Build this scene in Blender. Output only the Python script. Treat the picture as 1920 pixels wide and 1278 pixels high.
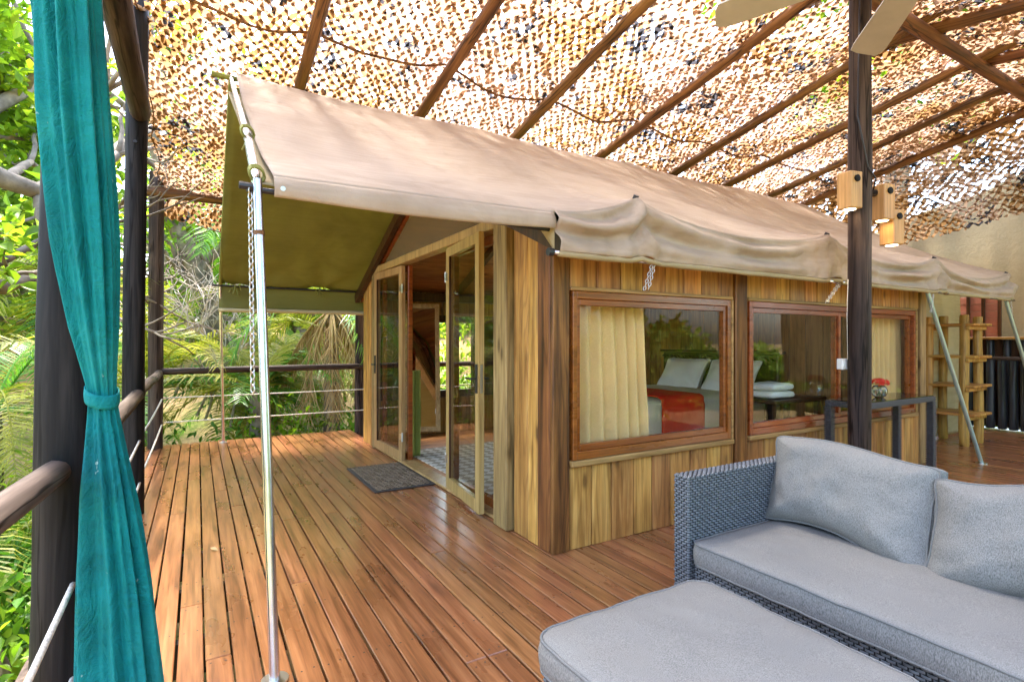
import bpy, bmesh, math, random
import numpy as np
from mathutils import Vector, Matrix, Euler, noise as mnoise

for o in list(bpy.data.objects):
    bpy.data.objects.remove(o)
SC = bpy.context.scene
COL = SC.collection
R = math.radians

# ------------------------------------------------------------------ camera, sky, sun, exposure
EYE = 1.4
cam = bpy.data.cameras.new('camera')
cam.lens = 18.75
cam.sensor_width = 36.0
cam.clip_start = 0.05
cam.clip_end = 2000
camo = bpy.data.objects.new('camera', cam)
camo.location = (0, 0, EYE)
camo.rotation_euler = (R(90), 0, R(-30.54))
COL.objects.link(camo)
SC.camera = camo

SUN_EL, SUN_AZ = R(66), R(350)          # azimuth clockwise from +Y: high hazy sun beyond the trees behind the deck
world = bpy.data.worlds.new('World')
SC.world = world
world.use_nodes = True
wn = world.node_tree
bg = wn.nodes['Background']
sky = wn.nodes.new('ShaderNodeTexSky')
sky.sky_type = 'NISHITA'
sky.sun_disc = False
sky.sun_elevation = SUN_EL
sky.sun_rotation = SUN_AZ
sky.air_density = 1.0
sky.dust_density = 3.0
sky.ozone_density = 1.0
wn.links.new(sky.outputs[0], bg.inputs[0])
bg.inputs[1].default_value = 0.15

sun = bpy.data.lights.new('sun', 'SUN')
sun.energy = 2.4
sun.angle = R(12)
sun.color = (1.0, 0.95, 0.87)
suno = bpy.data.objects.new('sun', sun)
sd = Vector((math.sin(SUN_AZ) * math.cos(SUN_EL), math.cos(SUN_AZ) * math.cos(SUN_EL), math.sin(SUN_EL)))
suno.rotation_euler = sd.to_track_quat('Z', 'Y').to_euler()
suno.location = (0, 0, 30)
COL.objects.link(suno)

SC.view_settings.view_transform = 'Standard'
SC.view_settings.look = 'None'
SC.view_settings.exposure = 3.27
SC.view_settings.gamma = 1.0
SC.view_settings.use_curve_mapping = False
SC.render.engine = 'CYCLES'
SC.cycles.use_denoising = True
SC.cycles.max_bounces = 10
SC.cycles.diffuse_bounces = 5
SC.cycles.glossy_bounces = 4
SC.cycles.transparent_max_bounces = 24
SC.cycles.transmission_bounces = 8
SC.cycles.caustics_reflective = False
SC.cycles.caustics_refractive = False
SC.cycles.sample_clamp_indirect = 6

# ------------------------------------------------------------------ material helpers
class NT:
    def __init__(s, name):
        s.m = bpy.data.materials.new(name)
        s.m.use_nodes = True
        s.t = s.m.node_tree
        s.t.nodes.clear()
        s.out = s.n('ShaderNodeOutputMaterial')

    def n(s, typ, **kw):
        nd = s.t.nodes.new(typ)
        for k, v in kw.items():
            if k.startswith('i_'):
                key = k[2:].replace('_', ' ')
                nd.inputs[key].default_value = v
            else:
                setattr(nd, k, v)
        return nd

    def l(s, a, b):
        s.t.links.new(a, b)

    def ramp(s, fac, stops, interp='LINEAR'):
        r = s.n('ShaderNodeValToRGB')
        r.color_ramp.interpolation = interp
        el = r.color_ramp.elements
        while len(el) < len(stops):
            el.new(0.5)
        for e, (p, c) in zip(el, stops):
            e.position = p
            e.color = (*c, 1) if len(c) == 3 else c
        s.l(fac, r.inputs[0])
        return r.outputs[0]

    def mix(s, a, b, fac, mode='MIX'):
        x = s.n('ShaderNodeMix', data_type='RGBA', blend_type=mode)
        for sock, v in ((x.inputs[6], a), (x.inputs[7], b), (x.inputs[0], fac)):
            if hasattr(v, 'is_output'):
                s.l(v, sock)
            elif isinstance(v, (int, float)):
                sock.default_value = v
            else:
                sock.default_value = (*v, 1)
        return x.outputs[2]

    def coords(s, scale=(1, 1, 1), kind='Object', rnd=True, rot=(0, 0, 0)):
        tc = s.n('ShaderNodeTexCoord')
        mp = s.n('ShaderNodeMapping')
        mp.inputs['Scale'].default_value = scale
        mp.inputs['Rotation'].default_value = rot
        if rnd:
            oi = s.n('ShaderNodeObjectInfo')
            ml = s.n('ShaderNodeMath', operation='MULTIPLY')
            ml.inputs[1].default_value = 37.0
            s.l(oi.outputs['Random'], ml.inputs[0])
            ad = s.n('ShaderNodeVectorMath', operation='ADD')
            s.l(tc.outputs[kind], ad.inputs[0])
            s.l(ml.outputs[0], ad.inputs[1])
            s.l(ad.outputs[0], mp.inputs[0])
        else:
            s.l(tc.outputs[kind], mp.inputs[0])
        return mp.outputs[0]

    def noise(s, vec, scale, detail=4, rough=0.55, dist=0.0):
        x = s.n('ShaderNodeTexNoise')
        x.inputs['Scale'].default_value = scale
        x.inputs['Detail'].default_value = detail
        x.inputs['Roughness'].default_value = rough
        x.inputs['Distortion'].default_value = dist
        s.l(vec, x.inputs['Vector'])
        return x.outputs['Fac']

    def bsdf(s, color, rough=0.6, metal=0.0, spec=0.5, bump=None, bstr=0.3, bdist=0.002, coat=0.0, transl=0.0, tcol=None):
        p = s.n('ShaderNodeBsdfPrincipled')
        if hasattr(color, 'is_output'):
            s.l(color, p.inputs['Base Color'])
        else:
            p.inputs['Base Color'].default_value = (*color, 1)
        if hasattr(rough, 'is_output'):
            s.l(rough, p.inputs['Roughness'])
        else:
            p.inputs['Roughness'].default_value = rough
        p.inputs['Metallic'].default_value = metal
        p.inputs['Specular IOR Level'].default_value = spec
        p.inputs['Coat Weight'].default_value = coat
        p.inputs['Coat Roughness'].default_value = 0.2
        if bump is not None:
            b = s.n('ShaderNodeBump')
            b.inputs['Strength'].default_value = bstr
            b.inputs['Distance'].default_value = bdist
            s.l(bump, b.inputs['Height'])
            s.l(b.outputs[0], p.inputs['Normal'])
        res = p.outputs[0]
        if transl > 0:
            t = s.n('ShaderNodeBsdfTranslucent')
            c = tcol if tcol is not None else color
            if hasattr(c, 'is_output'):
                s.l(c, t.inputs[0])
            else:
                t.inputs[0].default_value = (*c, 1)
            mx = s.n('ShaderNodeMixShader')
            mx.inputs[0].default_value = transl
            s.l(res, mx.inputs[1])
            s.l(t.outputs[0], mx.inputs[2])
            res = mx.outputs[0]
        s.l(res, s.out.inputs[0])
        return s.m


def hsv_rand(nt, col, amount=0.25, hue=0.0):
    oi = nt.n('ShaderNodeObjectInfo')
    mr = nt.n('ShaderNodeMapRange')
    mr.inputs['To Min'].default_value = 1 - amount
    mr.inputs['To Max'].default_value = 1 + amount
    nt.l(oi.outputs['Random'], mr.inputs['Value'])
    h = nt.n('ShaderNodeHueSaturation')
    nt.l(mr.outputs[0], h.inputs['Value'])
    nt.l(col, h.inputs['Color'])
    if hue:
        m2 = nt.n('ShaderNodeMath', operation='MULTIPLY')
        m2.inputs[1].default_value = 7.31
        fr = nt.n('ShaderNodeMath', operation='FRACT')
        nt.l(oi.outputs['Random'], m2.inputs[0])
        nt.l(m2.outputs[0], fr.inputs[0])
        mh = nt.n('ShaderNodeMapRange')
        mh.inputs['To Min'].default_value = 0.5 - hue
        mh.inputs['To Max'].default_value = 0.5 + hue
        nt.l(fr.outputs[0], mh.inputs['Value'])
        nt.l(mh.outputs[0], h.inputs['Hue'])
    return h.outputs[0]


def wood(name, dark, mid, light, axis='Z', rough=0.5, coat=0.0, rand=0.22, hue=0.01, knots=True, grain=1.0, blotch=0.5, spec=0.4, bstr=0.35, ringy=0.0, cracks=0.0):
    nt = NT(name)
    a = 'XYZ'.index(axis)
    sc = [22.0 * grain] * 3
    sc[a] = 1.3 * grain
    v = nt.coords(tuple(sc))
    n1 = nt.noise(v, 1.0, 6, 0.6, 0.6)
    sc2 = [70.0 * grain] * 3
    sc2[a] = 2.0 * grain
    v2 = nt.coords(tuple(sc2))
    n2 = nt.noise(v2, 1.0, 3, 0.6, 0.2)
    col = nt.ramp(n1, [(0.28, dark), (0.48, mid), (0.72, light)])
    fine = nt.ramp(n2, [(0.3, (0.55, 0.5, 0.45)), (0.6, (1.08, 1.06, 1.03))])
    col = nt.mix(col, fine, 0.55, 'MULTIPLY')
    if ringy:
        scr = [4.5] * 3
        scr[a] = 0.42
        nr = nt.noise(nt.coords(tuple(scr)), 1.0, 2, 0.45, 0.3)
        mr = nt.n('ShaderNodeMath', operation='MULTIPLY')
        mr.inputs[1].default_value = 75.0
        nt.l(nr, mr.inputs[0])
        sn = nt.n('ShaderNodeMath', operation='SINE')
        nt.l(mr.outputs[0], sn.inputs[0])
        rg_ = nt.ramp(sn.outputs[0], [(0.0, (1.06, 1.05, 1.03)), (0.55, (0.95, 0.92, 0.88)), (0.97, (0.42, 0.34, 0.27))])
        col = nt.mix(col, rg_, ringy, 'MULTIPLY')
    if cracks:
        sc4 = [11.0] * 3
        sc4[a] = 0.55
        nc = nt.noise(nt.coords(tuple(sc4)), 1.0, 3, 0.5, 0.2)
        ck = nt.ramp(nc, [(0.478, (1, 1, 1)), (0.492, (0.12, 0.1, 0.1)), (0.506, (0.12, 0.1, 0.1)), (0.52, (1, 1, 1))])
        col = nt.mix(col, ck, cracks, 'MULTIPLY')
    sc3 = [2.2] * 3
    sc3[a] = 0.9
    v3 = nt.coords(tuple(sc3))
    n3 = nt.noise(v3, 1.6, 4, 0.6)
    bl = nt.ramp(n3, [(0.32, (0.62, 0.58, 0.55)), (0.55, (1.05, 1.03, 1.0)), (0.75, (1.2, 1.16, 1.08))])
    col = nt.mix(col, bl, blotch, 'MULTIPLY')
    if knots:
        sk = [7.0] * 3
        sk[a] = 2.6
        vk = nt.coords(tuple(sk))
        vo = nt.n('ShaderNodeTexVoronoi')
        vo.inputs['Scale'].default_value = 0.75
        nt.l(vk, vo.inputs['Vector'])
        kn = nt.ramp(vo.outputs['Distance'], [(0.06, (0.25, 0.2, 0.16)), (0.13, (0.8, 0.76, 0.7)), (0.2, (1, 1, 1))])
        col = nt.mix(col, kn, 0.85, 'MULTIPLY')
    col = hsv_rand(nt, col, rand, hue)
    rr = nt.ramp(n3, [(0.3, (rough * 0.8,) * 3), (0.7, (min(1, rough * 1.25),) * 3)])
    return nt.bsdf(col, rr, spec=spec, bump=n2, bstr=bstr, bdist=0.002, coat=coat)


def plain(name, col, rough=0.6, metal=0.0, spec=0.5, var=0.15, scale=8, bstr=0.1, coat=0.0, transl=0.0):
    nt = NT(name)
    v = nt.coords((1, 1, 1))
    n = nt.noise(v, scale, 5, 0.6)
    c = nt.ramp(n, [(0.3, tuple(x * (1 - var) for x in col)), (0.7, tuple(min(1, x * (1 + var)) for x in col))])
    return nt.bsdf(c, rough, metal, spec, bump=n, bstr=bstr, coat=coat, transl=transl)


def canvas_mat(name, col, stain, transl=0.12, spots=0.5, rough=0.85):
    nt = NT(name)
    v = nt.coords((1, 1, 1), rnd=False)
    n1 = nt.noise(v, 1.3, 6, 0.6, 0.4)
    c = nt.ramp(n1, [(0.3, stain), (0.5, col), (0.75, tuple(min(1, x * 1.08) for x in col))])
    vs = nt.coords((2.0, 30, 30), rnd=False)
    n2 = nt.noise(vs, 1.0, 4, 0.6)
    st = nt.ramp(n2, [(0.35, (0.86, 0.83, 0.8)), (0.6, (1.03, 1.03, 1.03))])
    c = nt.mix(c, st, spots, 'MULTIPLY')
    vf = nt.coords((260, 260, 260), rnd=False)
    n3 = nt.noise(vf, 1.0, 2, 0.5)
    vb = nt.coords((5, 9, 9), rnd=False)
    n4 = nt.noise(vb, 1.0, 4, 0.55, 0.8)
    ad = nt.n('ShaderNodeMath', operation='MULTIPLY_ADD')
    ad.inputs[1].default_value = 6.0
    nt.l(n4, ad.inputs[0])
    nt.l(n3, ad.inputs[2])
    return nt.bsdf(c, rough, spec=0.2, bump=ad.outputs[0], bstr=0.35, bdist=0.004, transl=transl)


def fabric_mat(name, c1, c2, scale=240, rough=0.9, aniso=(1, 3.5, 3.5), transl=0.0):
    nt = NT(name)
    v = nt.coords(aniso, rnd=True)
    n1 = nt.noise(v, scale * 0.62, 2, 0.6)
    v2 = nt.coords((1, 1, 1))
    n2 = nt.noise(v2, 2.5, 4, 0.55)
    c = nt.ramp(n1, [(0.33, c1), (0.66, c2)])
    big = nt.ramp(n2, [(0.3, (0.86, 0.86, 0.87)), (0.7, (1.06, 1.05, 1.03))])
    c = nt.mix(c, big, 0.8, 'MULTIPLY')
    return nt.bsdf(c, rough, spec=0.15, bump=n1, bstr=0.45, bdist=0.002, transl=transl)


def leaf_mat(name, cols, rough=0.45, transl=0.4, scale=3.0):
    nt = NT(name)
    g = nt.n('ShaderNodeNewGeometry')
    v = nt.coords((1, 1, 1), rnd=False)
    n = nt.noise(v, scale, 3, 0.6)
    ad = nt.n('ShaderNodeMath', operation='ADD')
    nt.l(g.outputs['Random Per Island'], ad.inputs[0])
    nt.l(n, ad.inputs[1])
    hf = nt.n('ShaderNodeMath', operation='MULTIPLY')
    hf.inputs[1].default_value = 0.5
    nt.l(ad.outputs[0], hf.inputs[0])
    k = len(cols)
    c = nt.ramp(hf.outputs[0], [(0.18 + 0.64 * i / (k - 1), cols[i]) for i in range(k)])
    tc = nt.mix(c, (1.25, 1.3, 0.5), 0.75, 'MULTIPLY')
    return nt.bsdf(c, rough, spec=0.35, transl=transl, tcol=tc)


M = {}
M['deck'] = wood('deck_wood', (0.125, 0.045, 0.016), (0.31, 0.120, 0.043), (0.44, 0.195, 0.078), 'Y', rough=0.3, coat=0.65, rand=0.15, hue=0.006, blotch=0.5, knots=False, ringy=0.12)
M['plank'] = wood('pine_plank', (0.22, 0.095, 0.02), (0.46, 0.225, 0.056), (0.62, 0.36, 0.11), 'Z', rough=0.5, rand=0.2, hue=0.012, blotch=0.9, ringy=0.34)
M['plank_dark'] = wood('stained_plank', (0.03, 0.012, 0.004), (0.17, 0.068, 0.016), (0.36, 0.165, 0.042), 'Z', rough=0.45, rand=0.15, grain=0.7, blotch=1.0, ringy=0.6)
M['post_wood'] = wood('weathered_post', (0.12, 0.075, 0.028), (0.30, 0.19, 0.075), (0.42, 0.29, 0.13), 'Z', rough=0.55, rand=0.1, ringy=0.28)
M['frame_wood'] = wood('window_frame_wood', (0.10, 0.024, 0.004), (0.23, 0.06, 0.009), (0.32, 0.092, 0.015), 'X', rough=0.3, coat=0.3, rand=0.08, knots=False, blotch=0.3)
M['trim'] = wood('trim_wood', (0.16, 0.09, 0.025), (0.34, 0.2, 0.065), (0.45, 0.29, 0.11), 'X', rough=0.5, rand=0.1, knots=False)
M['door_wood'] = wood('door_wood', (0.27, 0.155, 0.05), (0.43, 0.27, 0.10), (0.52, 0.35, 0.15), 'Z', rough=0.38, coat=0.15, rand=0.06, knots=False, blotch=0.25)
M['inner_wood'] = wood('interior_pine', (0.20, 0.075, 0.02), (0.40, 0.17, 0.05), (0.52, 0.25, 0.08), 'X', rough=0.45, rand=0.2, ringy=0.28)
M['inner_plank'] = wood('interior_plank', (0.16, 0.07, 0.015), (0.36, 0.18, 0.045), (0.48, 0.27, 0.08), 'Z', rough=0.45, rand=0.2, ringy=0.28)
M['dark_wood'] = wood('dark_furniture_wood', (0.02, 0.008, 0.003), (0.06, 0.024, 0.009), (0.10, 0.045, 0.018), 'Z', rough=0.35, rand=0.1, knots=False)
M['log_dark'] = wood('dark_log', (0.004, 0.0043, 0.005), (0.012, 0.0115, 0.0125), (0.034, 0.030, 0.030), 'Z', rough=0.62, rand=0.12, grain=0.8, blotch=0.8, cracks=0.85, spec=0.15)
M['log_purple'] = wood('grey_brown_log', (0.014, 0.009, 0.008), (0.055, 0.038, 0.032), (0.13, 0.092, 0.075), 'Z', rough=0.6, rand=0.1, grain=0.8, blotch=0.8, cracks=0.85, spec=0.15)
M['rafter'] = wood('rafter_log', (0.055, 0.024, 0.009), (0.17, 0.075, 0.026), (0.30, 0.15, 0.055), 'Z', rough=0.6, rand=0.15, grain=0.8, blotch=0.7, cracks=0.85)
M['rail'] = wood('rail_log', (0.03, 0.022, 0.019), (0.085, 0.063, 0.054), (0.17, 0.13, 0.11), 'Z', rough=0.65, rand=0.12, blotch=0.7, cracks=0.85, spec=0.12)
M['bamboo'] = wood('yellow_log', (0.28, 0.14, 0.03), (0.52, 0.29, 0.07), (0.66, 0.41, 0.12), 'Z', rough=0.45, rand=0.12, cracks=0.4)
M['shelf_board'] = wood('shelf_board', (0.26, 0.11, 0.025), (0.50, 0.24, 0.06), (0.64, 0.34, 0.10), 'Y', rough=0.45, rand=0.1)
M['lamp_wood'] = wood('lamp_wood', (0.36, 0.185, 0.06), (0.52, 0.29, 0.105), (0.60, 0.36, 0.15), 'Z', rough=0.5, rand=0.08)
M['black_pole'] = wood('black_pole', (0.006, 0.006, 0.008), (0.02, 0.021, 0.026), (0.045, 0.047, 0.055), 'Z', rough=0.4, rand=0.2, knots=False)
M['canvas'] = canvas_mat('beige_canvas', (0.435, 0.345, 0.27), (0.345, 0.265, 0.20), transl=0.10)
M['canvas_inner'] = canvas_mat('inner_canvas', (0.46, 0.37, 0.22), (0.36, 0.28, 0.15), transl=0.22)
M['olive'] = canvas_mat('olive_canvas', (0.27, 0.255, 0.08), (0.215, 0.20, 0.06), transl=0.45, spots=0.3)
M['tan_wall'] = canvas_mat('tan_canvas_wall', (0.37, 0.29, 0.165), (0.30, 0.235, 0.13), transl=0.15)
M['pale_canvas'] = canvas_mat('pale_canvas_wall', (0.60, 0.52, 0.32), (0.5, 0.42, 0.25), transl=0.15)
M['olive_tie'] = plain('olive_tie_tape', (0.22, 0.22, 0.05), 0.85)
M['teal'] = None
M['steel'] = plain('galvanised_steel', (0.62, 0.62, 0.63), 0.26, 1.0, var=0.12, scale=14, bstr=0.05)
M['pale_green_metal'] = plain('pale_green_pole_paint', (0.36, 0.47, 0.44), 0.3, 0.5, var=0.1)
M['dark_metal'] = plain('dark_metal', (0.05, 0.05, 0.055), 0.4, 0.7)
M['chrome'] = plain('chain_metal', (0.6, 0.58, 0.55), 0.3, 1.0)
M['rope'] = plain('pale_rope', (0.60, 0.55, 0.46), 0.9, scale=60, var=0.3, bstr=0.5)
M['wicker'] = plain('grey_wicker', (0.13, 0.14, 0.15), 0.42, scale=40, var=0.35, spec=0.5)
M['wicker_dark'] = plain('dark_table_wicker', (0.05, 0.05, 0.054), 0.4, scale=40, var=0.4)
M['wicker_back'] = plain('wicker_backing', (0.006, 0.0065, 0.0075), 0.7)
M['cushion'] = fabric_mat('grey_cushion_cloth', (0.115, 0.113, 0.104), (0.265, 0.255, 0.235), scale=300, aniso=(2.4, 2.4, 0.6))
M['piping'] = fabric_mat('cushion_piping', (0.11, 0.112, 0.108), (0.19, 0.188, 0.18))
M['white'] = plain('white_plastic', (0.72, 0.71, 0.68), 0.4, var=0.04)
M['cream_cloth'] = fabric_mat('cream_curtain', (0.64, 0.44, 0.19), (0.78, 0.58, 0.29), scale=120)
M['green_cloth'] = fabric_mat('green_curtain', (0.30, 0.33, 0.07), (0.42, 0.45, 0.12), scale=120)
M['linen'] = fabric_mat('white_linen', (0.66, 0.65, 0.62), (0.80, 0.79, 0.77), scale=160)
M['bedsheet'] = fabric_mat('cream_bed_cover', (0.50, 0.43, 0.31), (0.62, 0.55, 0.42), scale=160)
M['red_cloth'] = fabric_mat('red_throw', (0.55, 0.018, 0.006), (0.72, 0.03, 0.01), scale=160)
M['mat_fibre'] = plain('doormat_fibre', (0.20, 0.135, 0.08), 0.95, scale=120, var=0.5, bstr=0.8)
M['mat_edge'] = plain('doormat_edge', (0.05, 0.038, 0.03), 0.8)
M['fan'] = plain('fan_blade_paint', (0.40, 0.38, 0.35), 0.45, var=0.08)
M['petal'] = plain('red_petals', (0.65, 0.035, 0.015), 0.6, transl=0.25)
M['siding'] = plain('red_siding', (0.42, 0.155, 0.10), 0.7)
M['bark'] = plain('grey_bark', (0.20, 0.165, 0.125), 0.9, scale=6, var=0.6, bstr=0.9)
M['bark_brown'] = plain('brown_bark', (0.20, 0.125, 0.07), 0.9, scale=14, var=0.65, bstr=0.9)
M['twig'] = plain('pale_twigs', (0.55, 0.45, 0.38), 0.8, scale=9, var=0.35)
M['leaf_almond'] = leaf_mat('broad_leaf', [(0.07, 0.15, 0.015), (0.16, 0.30, 0.022), (0.27, 0.43, 0.03), (0.42, 0.50, 0.05)], 0.35, 0.55)
M['leaf_bush'] = leaf_mat('bush_leaf', [(0.04, 0.11, 0.015), (0.09, 0.24, 0.025), (0.17, 0.35, 0.035), (0.30, 0.44, 0.06)], 0.4, 0.42)
M['leaf_far'] = leaf_mat('far_leaf', [(0.07, 0.13, 0.02), (0.14, 0.25, 0.03), (0.25, 0.38, 0.045), (0.42, 0.48, 0.09)], 0.6, 0.42, 0.7)
M['palm_green'] = leaf_mat('palm_leaf', [(0.04, 0.13, 0.02), (0.08, 0.24, 0.03), (0.15, 0.34, 0.04), (0.25, 0.42, 0.06)], 0.38, 0.5)
M['palm_yellow'] = leaf_mat('yellowing_palm_leaf', [(0.12, 0.16, 0.02), (0.25, 0.28, 0.03), (0.38, 0.38, 0.055), (0.52, 0.46, 0.12)], 0.45, 0.42)
M['palm_dry'] = leaf_mat('dry_palm_leaf', [(0.22, 0.13, 0.05), (0.38, 0.25, 0.11), (0.52, 0.38, 0.19), (0.62, 0.5, 0.3)], 0.7, 0.25)
M['soil'] = None


def make_special():
    # teal curtain cloth
    nt = NT('teal_curtain_cloth')
    v = nt.coords((1, 1, 1))
    n = nt.noise(v, 3.0, 5, 0.6)
    c = nt.ramp(n, [(0.3, (0.0, 0.125, 0.135)), (0.55, (0.0, 0.21, 0.215)), (0.8, (0.02, 0.30, 0.29))])
    v2 = nt.coords((7, 7, 5))
    n2 = nt.noise(v2, 2.6, 3, 0.7)
    sp = nt.ramp(n2, [(0.70, (0, 0, 0)), (0.74, (0.8, 0.8, 0.8))])  # pale spots: bright leaf-dappled light painted into the cloth colour
    c = nt.mix(c, (0.32, 0.5, 0.46), sp)
    vf = nt.coords((6, 6, 40))
    n3 = nt.noise(vf, 8, 3, 0.6)
    n5 = nt.noise(nt.coords((7, 7, 3.5)), 1.7, 4, 0.6, 1.2)
    ad = nt.n('ShaderNodeMath', operation='MULTIPLY_ADD')
    ad.inputs[1].default_value = 6.0
    nt.l(n5, ad.inputs[0]); nt.l(n3, ad.inputs[2])
    M['teal'] = nt.bsdf(c, 0.75, spec=0.25, bump=ad.outputs[0], bstr=0.6, bdist=0.010, transl=0.15)
    # ground
    nt = NT('leaf_litter_soil')
    v = nt.coords((1, 1, 1), rnd=False)
    n = nt.noise(v, 0.6, 8, 0.65)
    n2 = nt.noise(v, 9.0, 5, 0.7)
    c = nt.ramp(n, [(0.35, (0.40, 0.28, 0.17)), (0.52, (0.30, 0.23, 0.11)), (0.68, (0.13, 0.19, 0.04))])
    c2 = nt.ramp(n2, [(0.35, (0.5, 0.5, 0.5)), (0.65, (1.4, 1.3, 1.1))])
    c = nt.mix(c, c2, 0.8, 'MULTIPLY')
    M['soil'] = nt.bsdf(c, 0.95, spec=0.1, bump=n2, bstr=0.8, bdist=0.05)
    # netting
    nt = NT('camouflage_net_cloth')
    v = nt.coords((1, 1, 1), rnd=False)
    g = nt.n('ShaderNodeNewGeometry')
    n = nt.noise(v, 0.9, 5, 0.6, 0.5)
    base = nt.ramp(n, [(0.34, (0.48, 0.335, 0.25)), (0.48, (0.40, 0.265, 0.17)), (0.58, (0.31, 0.175, 0.075)), (0.68, (0.22, 0.115, 0.04)), (0.82, (0.14, 0.08, 0.035))])
    n2 = nt.noise(v, 2.3, 3, 0.65)
    n3 = nt.noise(v, 15.0, 2, 0.6)
    md = nt.n('ShaderNodeMath', operation='MULTIPLY_ADD')
    md.inputs[1].default_value = 0.62
    md.inputs[2].default_value = 0.0
    nt.l(n3, md.inputs[0])
    ad = nt.n('ShaderNodeMath', operation='ADD')
    nt.l(md.outputs[0], ad.inputs[0])
    nt.l(n2, ad.inputs[1])
    dk = nt.ramp(ad.outputs[0], [(0.925, (0, 0, 0)), (0.94, (1, 1, 1))])
    c = nt.mix(base, (0.055, 0.055, 0.065), dk)
    n4 = nt.noise(v, 30.0, 2, 0.6)
    c = nt.mix(c, nt.ramp(n4, [(0.3, (0.8, 0.77, 0.74)), (0.7, (1.1, 1.08, 1.07))]), 0.6, 'MULTIPLY')
    M['net'] = nt.bsdf(c, 0.85, spec=0.1, transl=0.5)
    # clear window glass
    for nm, tint, refl in (('glass', (0.985, 0.975, 0.955), 1.0), ('table_glass', (0.55, 0.6, 0.6), 1.0)):
        nt = NT(nm)
        tr = nt.n('ShaderNodeBsdfTransparent')
        tr.inputs[0].default_value = (*tint, 1)
        gl = nt.n('ShaderNodeBsdfGlossy')
        gl.inputs['Roughness'].default_value = 0.015
        lw = nt.n('ShaderNodeLayerWeight')
        lw.inputs[0].default_value = 0.5
        pw = nt.n('ShaderNodeMath', operation='POWER')
        pw.inputs[1].default_value = 5.0
        nt.l(lw.outputs['Facing'], pw.inputs[0])
        ma = nt.n('ShaderNodeMath', operation='MULTIPLY_ADD')
        ma.inputs[1].default_value = 0.95
        ma.inputs[2].default_value = 0.013 if nm == 'glass' else 0.16
        nt.l(pw.outputs[0], ma.inputs[0])
        mx = nt.n('ShaderNodeMixShader')
        nt.l(ma.outputs[0], mx.inputs[0])
        nt.l(tr.outputs[0], mx.inputs[1])
        nt.l(gl.outputs[0], mx.inputs[2])
        nt.l(mx.outputs[0], nt.out.inputs[0])
        M[nm] = nt.m
    # vase glass with water
    nt = NT('vase_glass')
    p = nt.n('ShaderNodeBsdfPrincipled')
    p.inputs['Base Color'].default_value = (0.95, 1, 0.97, 1)
    p.inputs['Transmission Weight'].default_value = 1.0
    p.inputs['Roughness'].default_value = 0.02
    p.inputs['IOR'].default_value = 1.35
    nt.l(p.outputs[0], nt.out.inputs[0])
    M['vase'] = nt.m
    # mirror
    nt = NT('mirror_silver')
    M['mirror'] = nt.bsdf((0.85, 0.87, 0.86), 0.02, 1.0)
    # gable screen mesh: half see-through woven screen
    nt = NT('gable_screen')
    tr = nt.n('ShaderNodeBsdfTransparent')
    df = nt.n('ShaderNodeBsdfDiffuse')
    df.inputs[0].default_value = (0.22, 0.145, 0.075, 1)
    mx = nt.n('ShaderNodeMixShader')
    mx.inputs[0].default_value = 0.62
    nt.l(tr.outputs[0], mx.inputs[1])
    nt.l(df.outputs[0], mx.inputs[2])
    nt.l(mx.outputs[0], nt.out.inputs[0])
    M['screen'] = nt.m
    # lit lamp lens
    nt = NT('lit_lamp_lens')
    e = nt.n('ShaderNodeEmission')
    e.inputs[0].default_value = (1.0, 0.72, 0.36, 1)
    e.inputs[1].default_value = 5.0
    nt.l(e.outputs[0], nt.out.inputs[0])
    M['lens'] = nt.m
    # woven rug
    nt = NT('interior_rug_cloth')
    v = nt.coords((1, 1, 1))
    ch = nt.n('ShaderNodeTexChecker')
    ch.inputs['Scale'].default_value = 11
    ch.inputs['Color1'].default_value = (0.62, 0.56, 0.44, 1)
    ch.inputs['Color2'].default_value = (0.36, 0.30, 0.21, 1)
    mp = nt.coords((1, 1, 0.0001), rot=(0, 0, R(45)))
    nt.l(mp, ch.inputs['Vector'])
    n = nt.noise(v, 60, 3)
    M['rug'] = nt.bsdf(ch.outputs[0], 0.95, spec=0.1, bump=n, bstr=0.5)
make_special()

# ------------------------------------------------------------------ object helpers
W = {}


def link(o, parent=None):
    COL.objects.link(o)
    W[o.name] = o.matrix_basis.copy()
    if parent is not None:
        o.parent = parent
        o.matrix_parent_inverse = W[parent.name].inverted()
    return o


def tag(o, label=None, cat=None, group=None, kind=None):
    if label: o['label'] = label
    if cat: o['category'] = cat
    if group: o['group'] = group
    if kind: o['kind'] = kind
    return o


def empty(name, loc=(0, 0, 0), label=None, cat=None, group=None, kind=None, parent=None):
    o = bpy.data.objects.new(name, None)
    o.location = loc
    o.empty_display_size = 0.1
    o.matrix_basis = Matrix.Translation(loc)
    link(o, parent)
    return tag(o, label, cat, group, kind)


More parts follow.
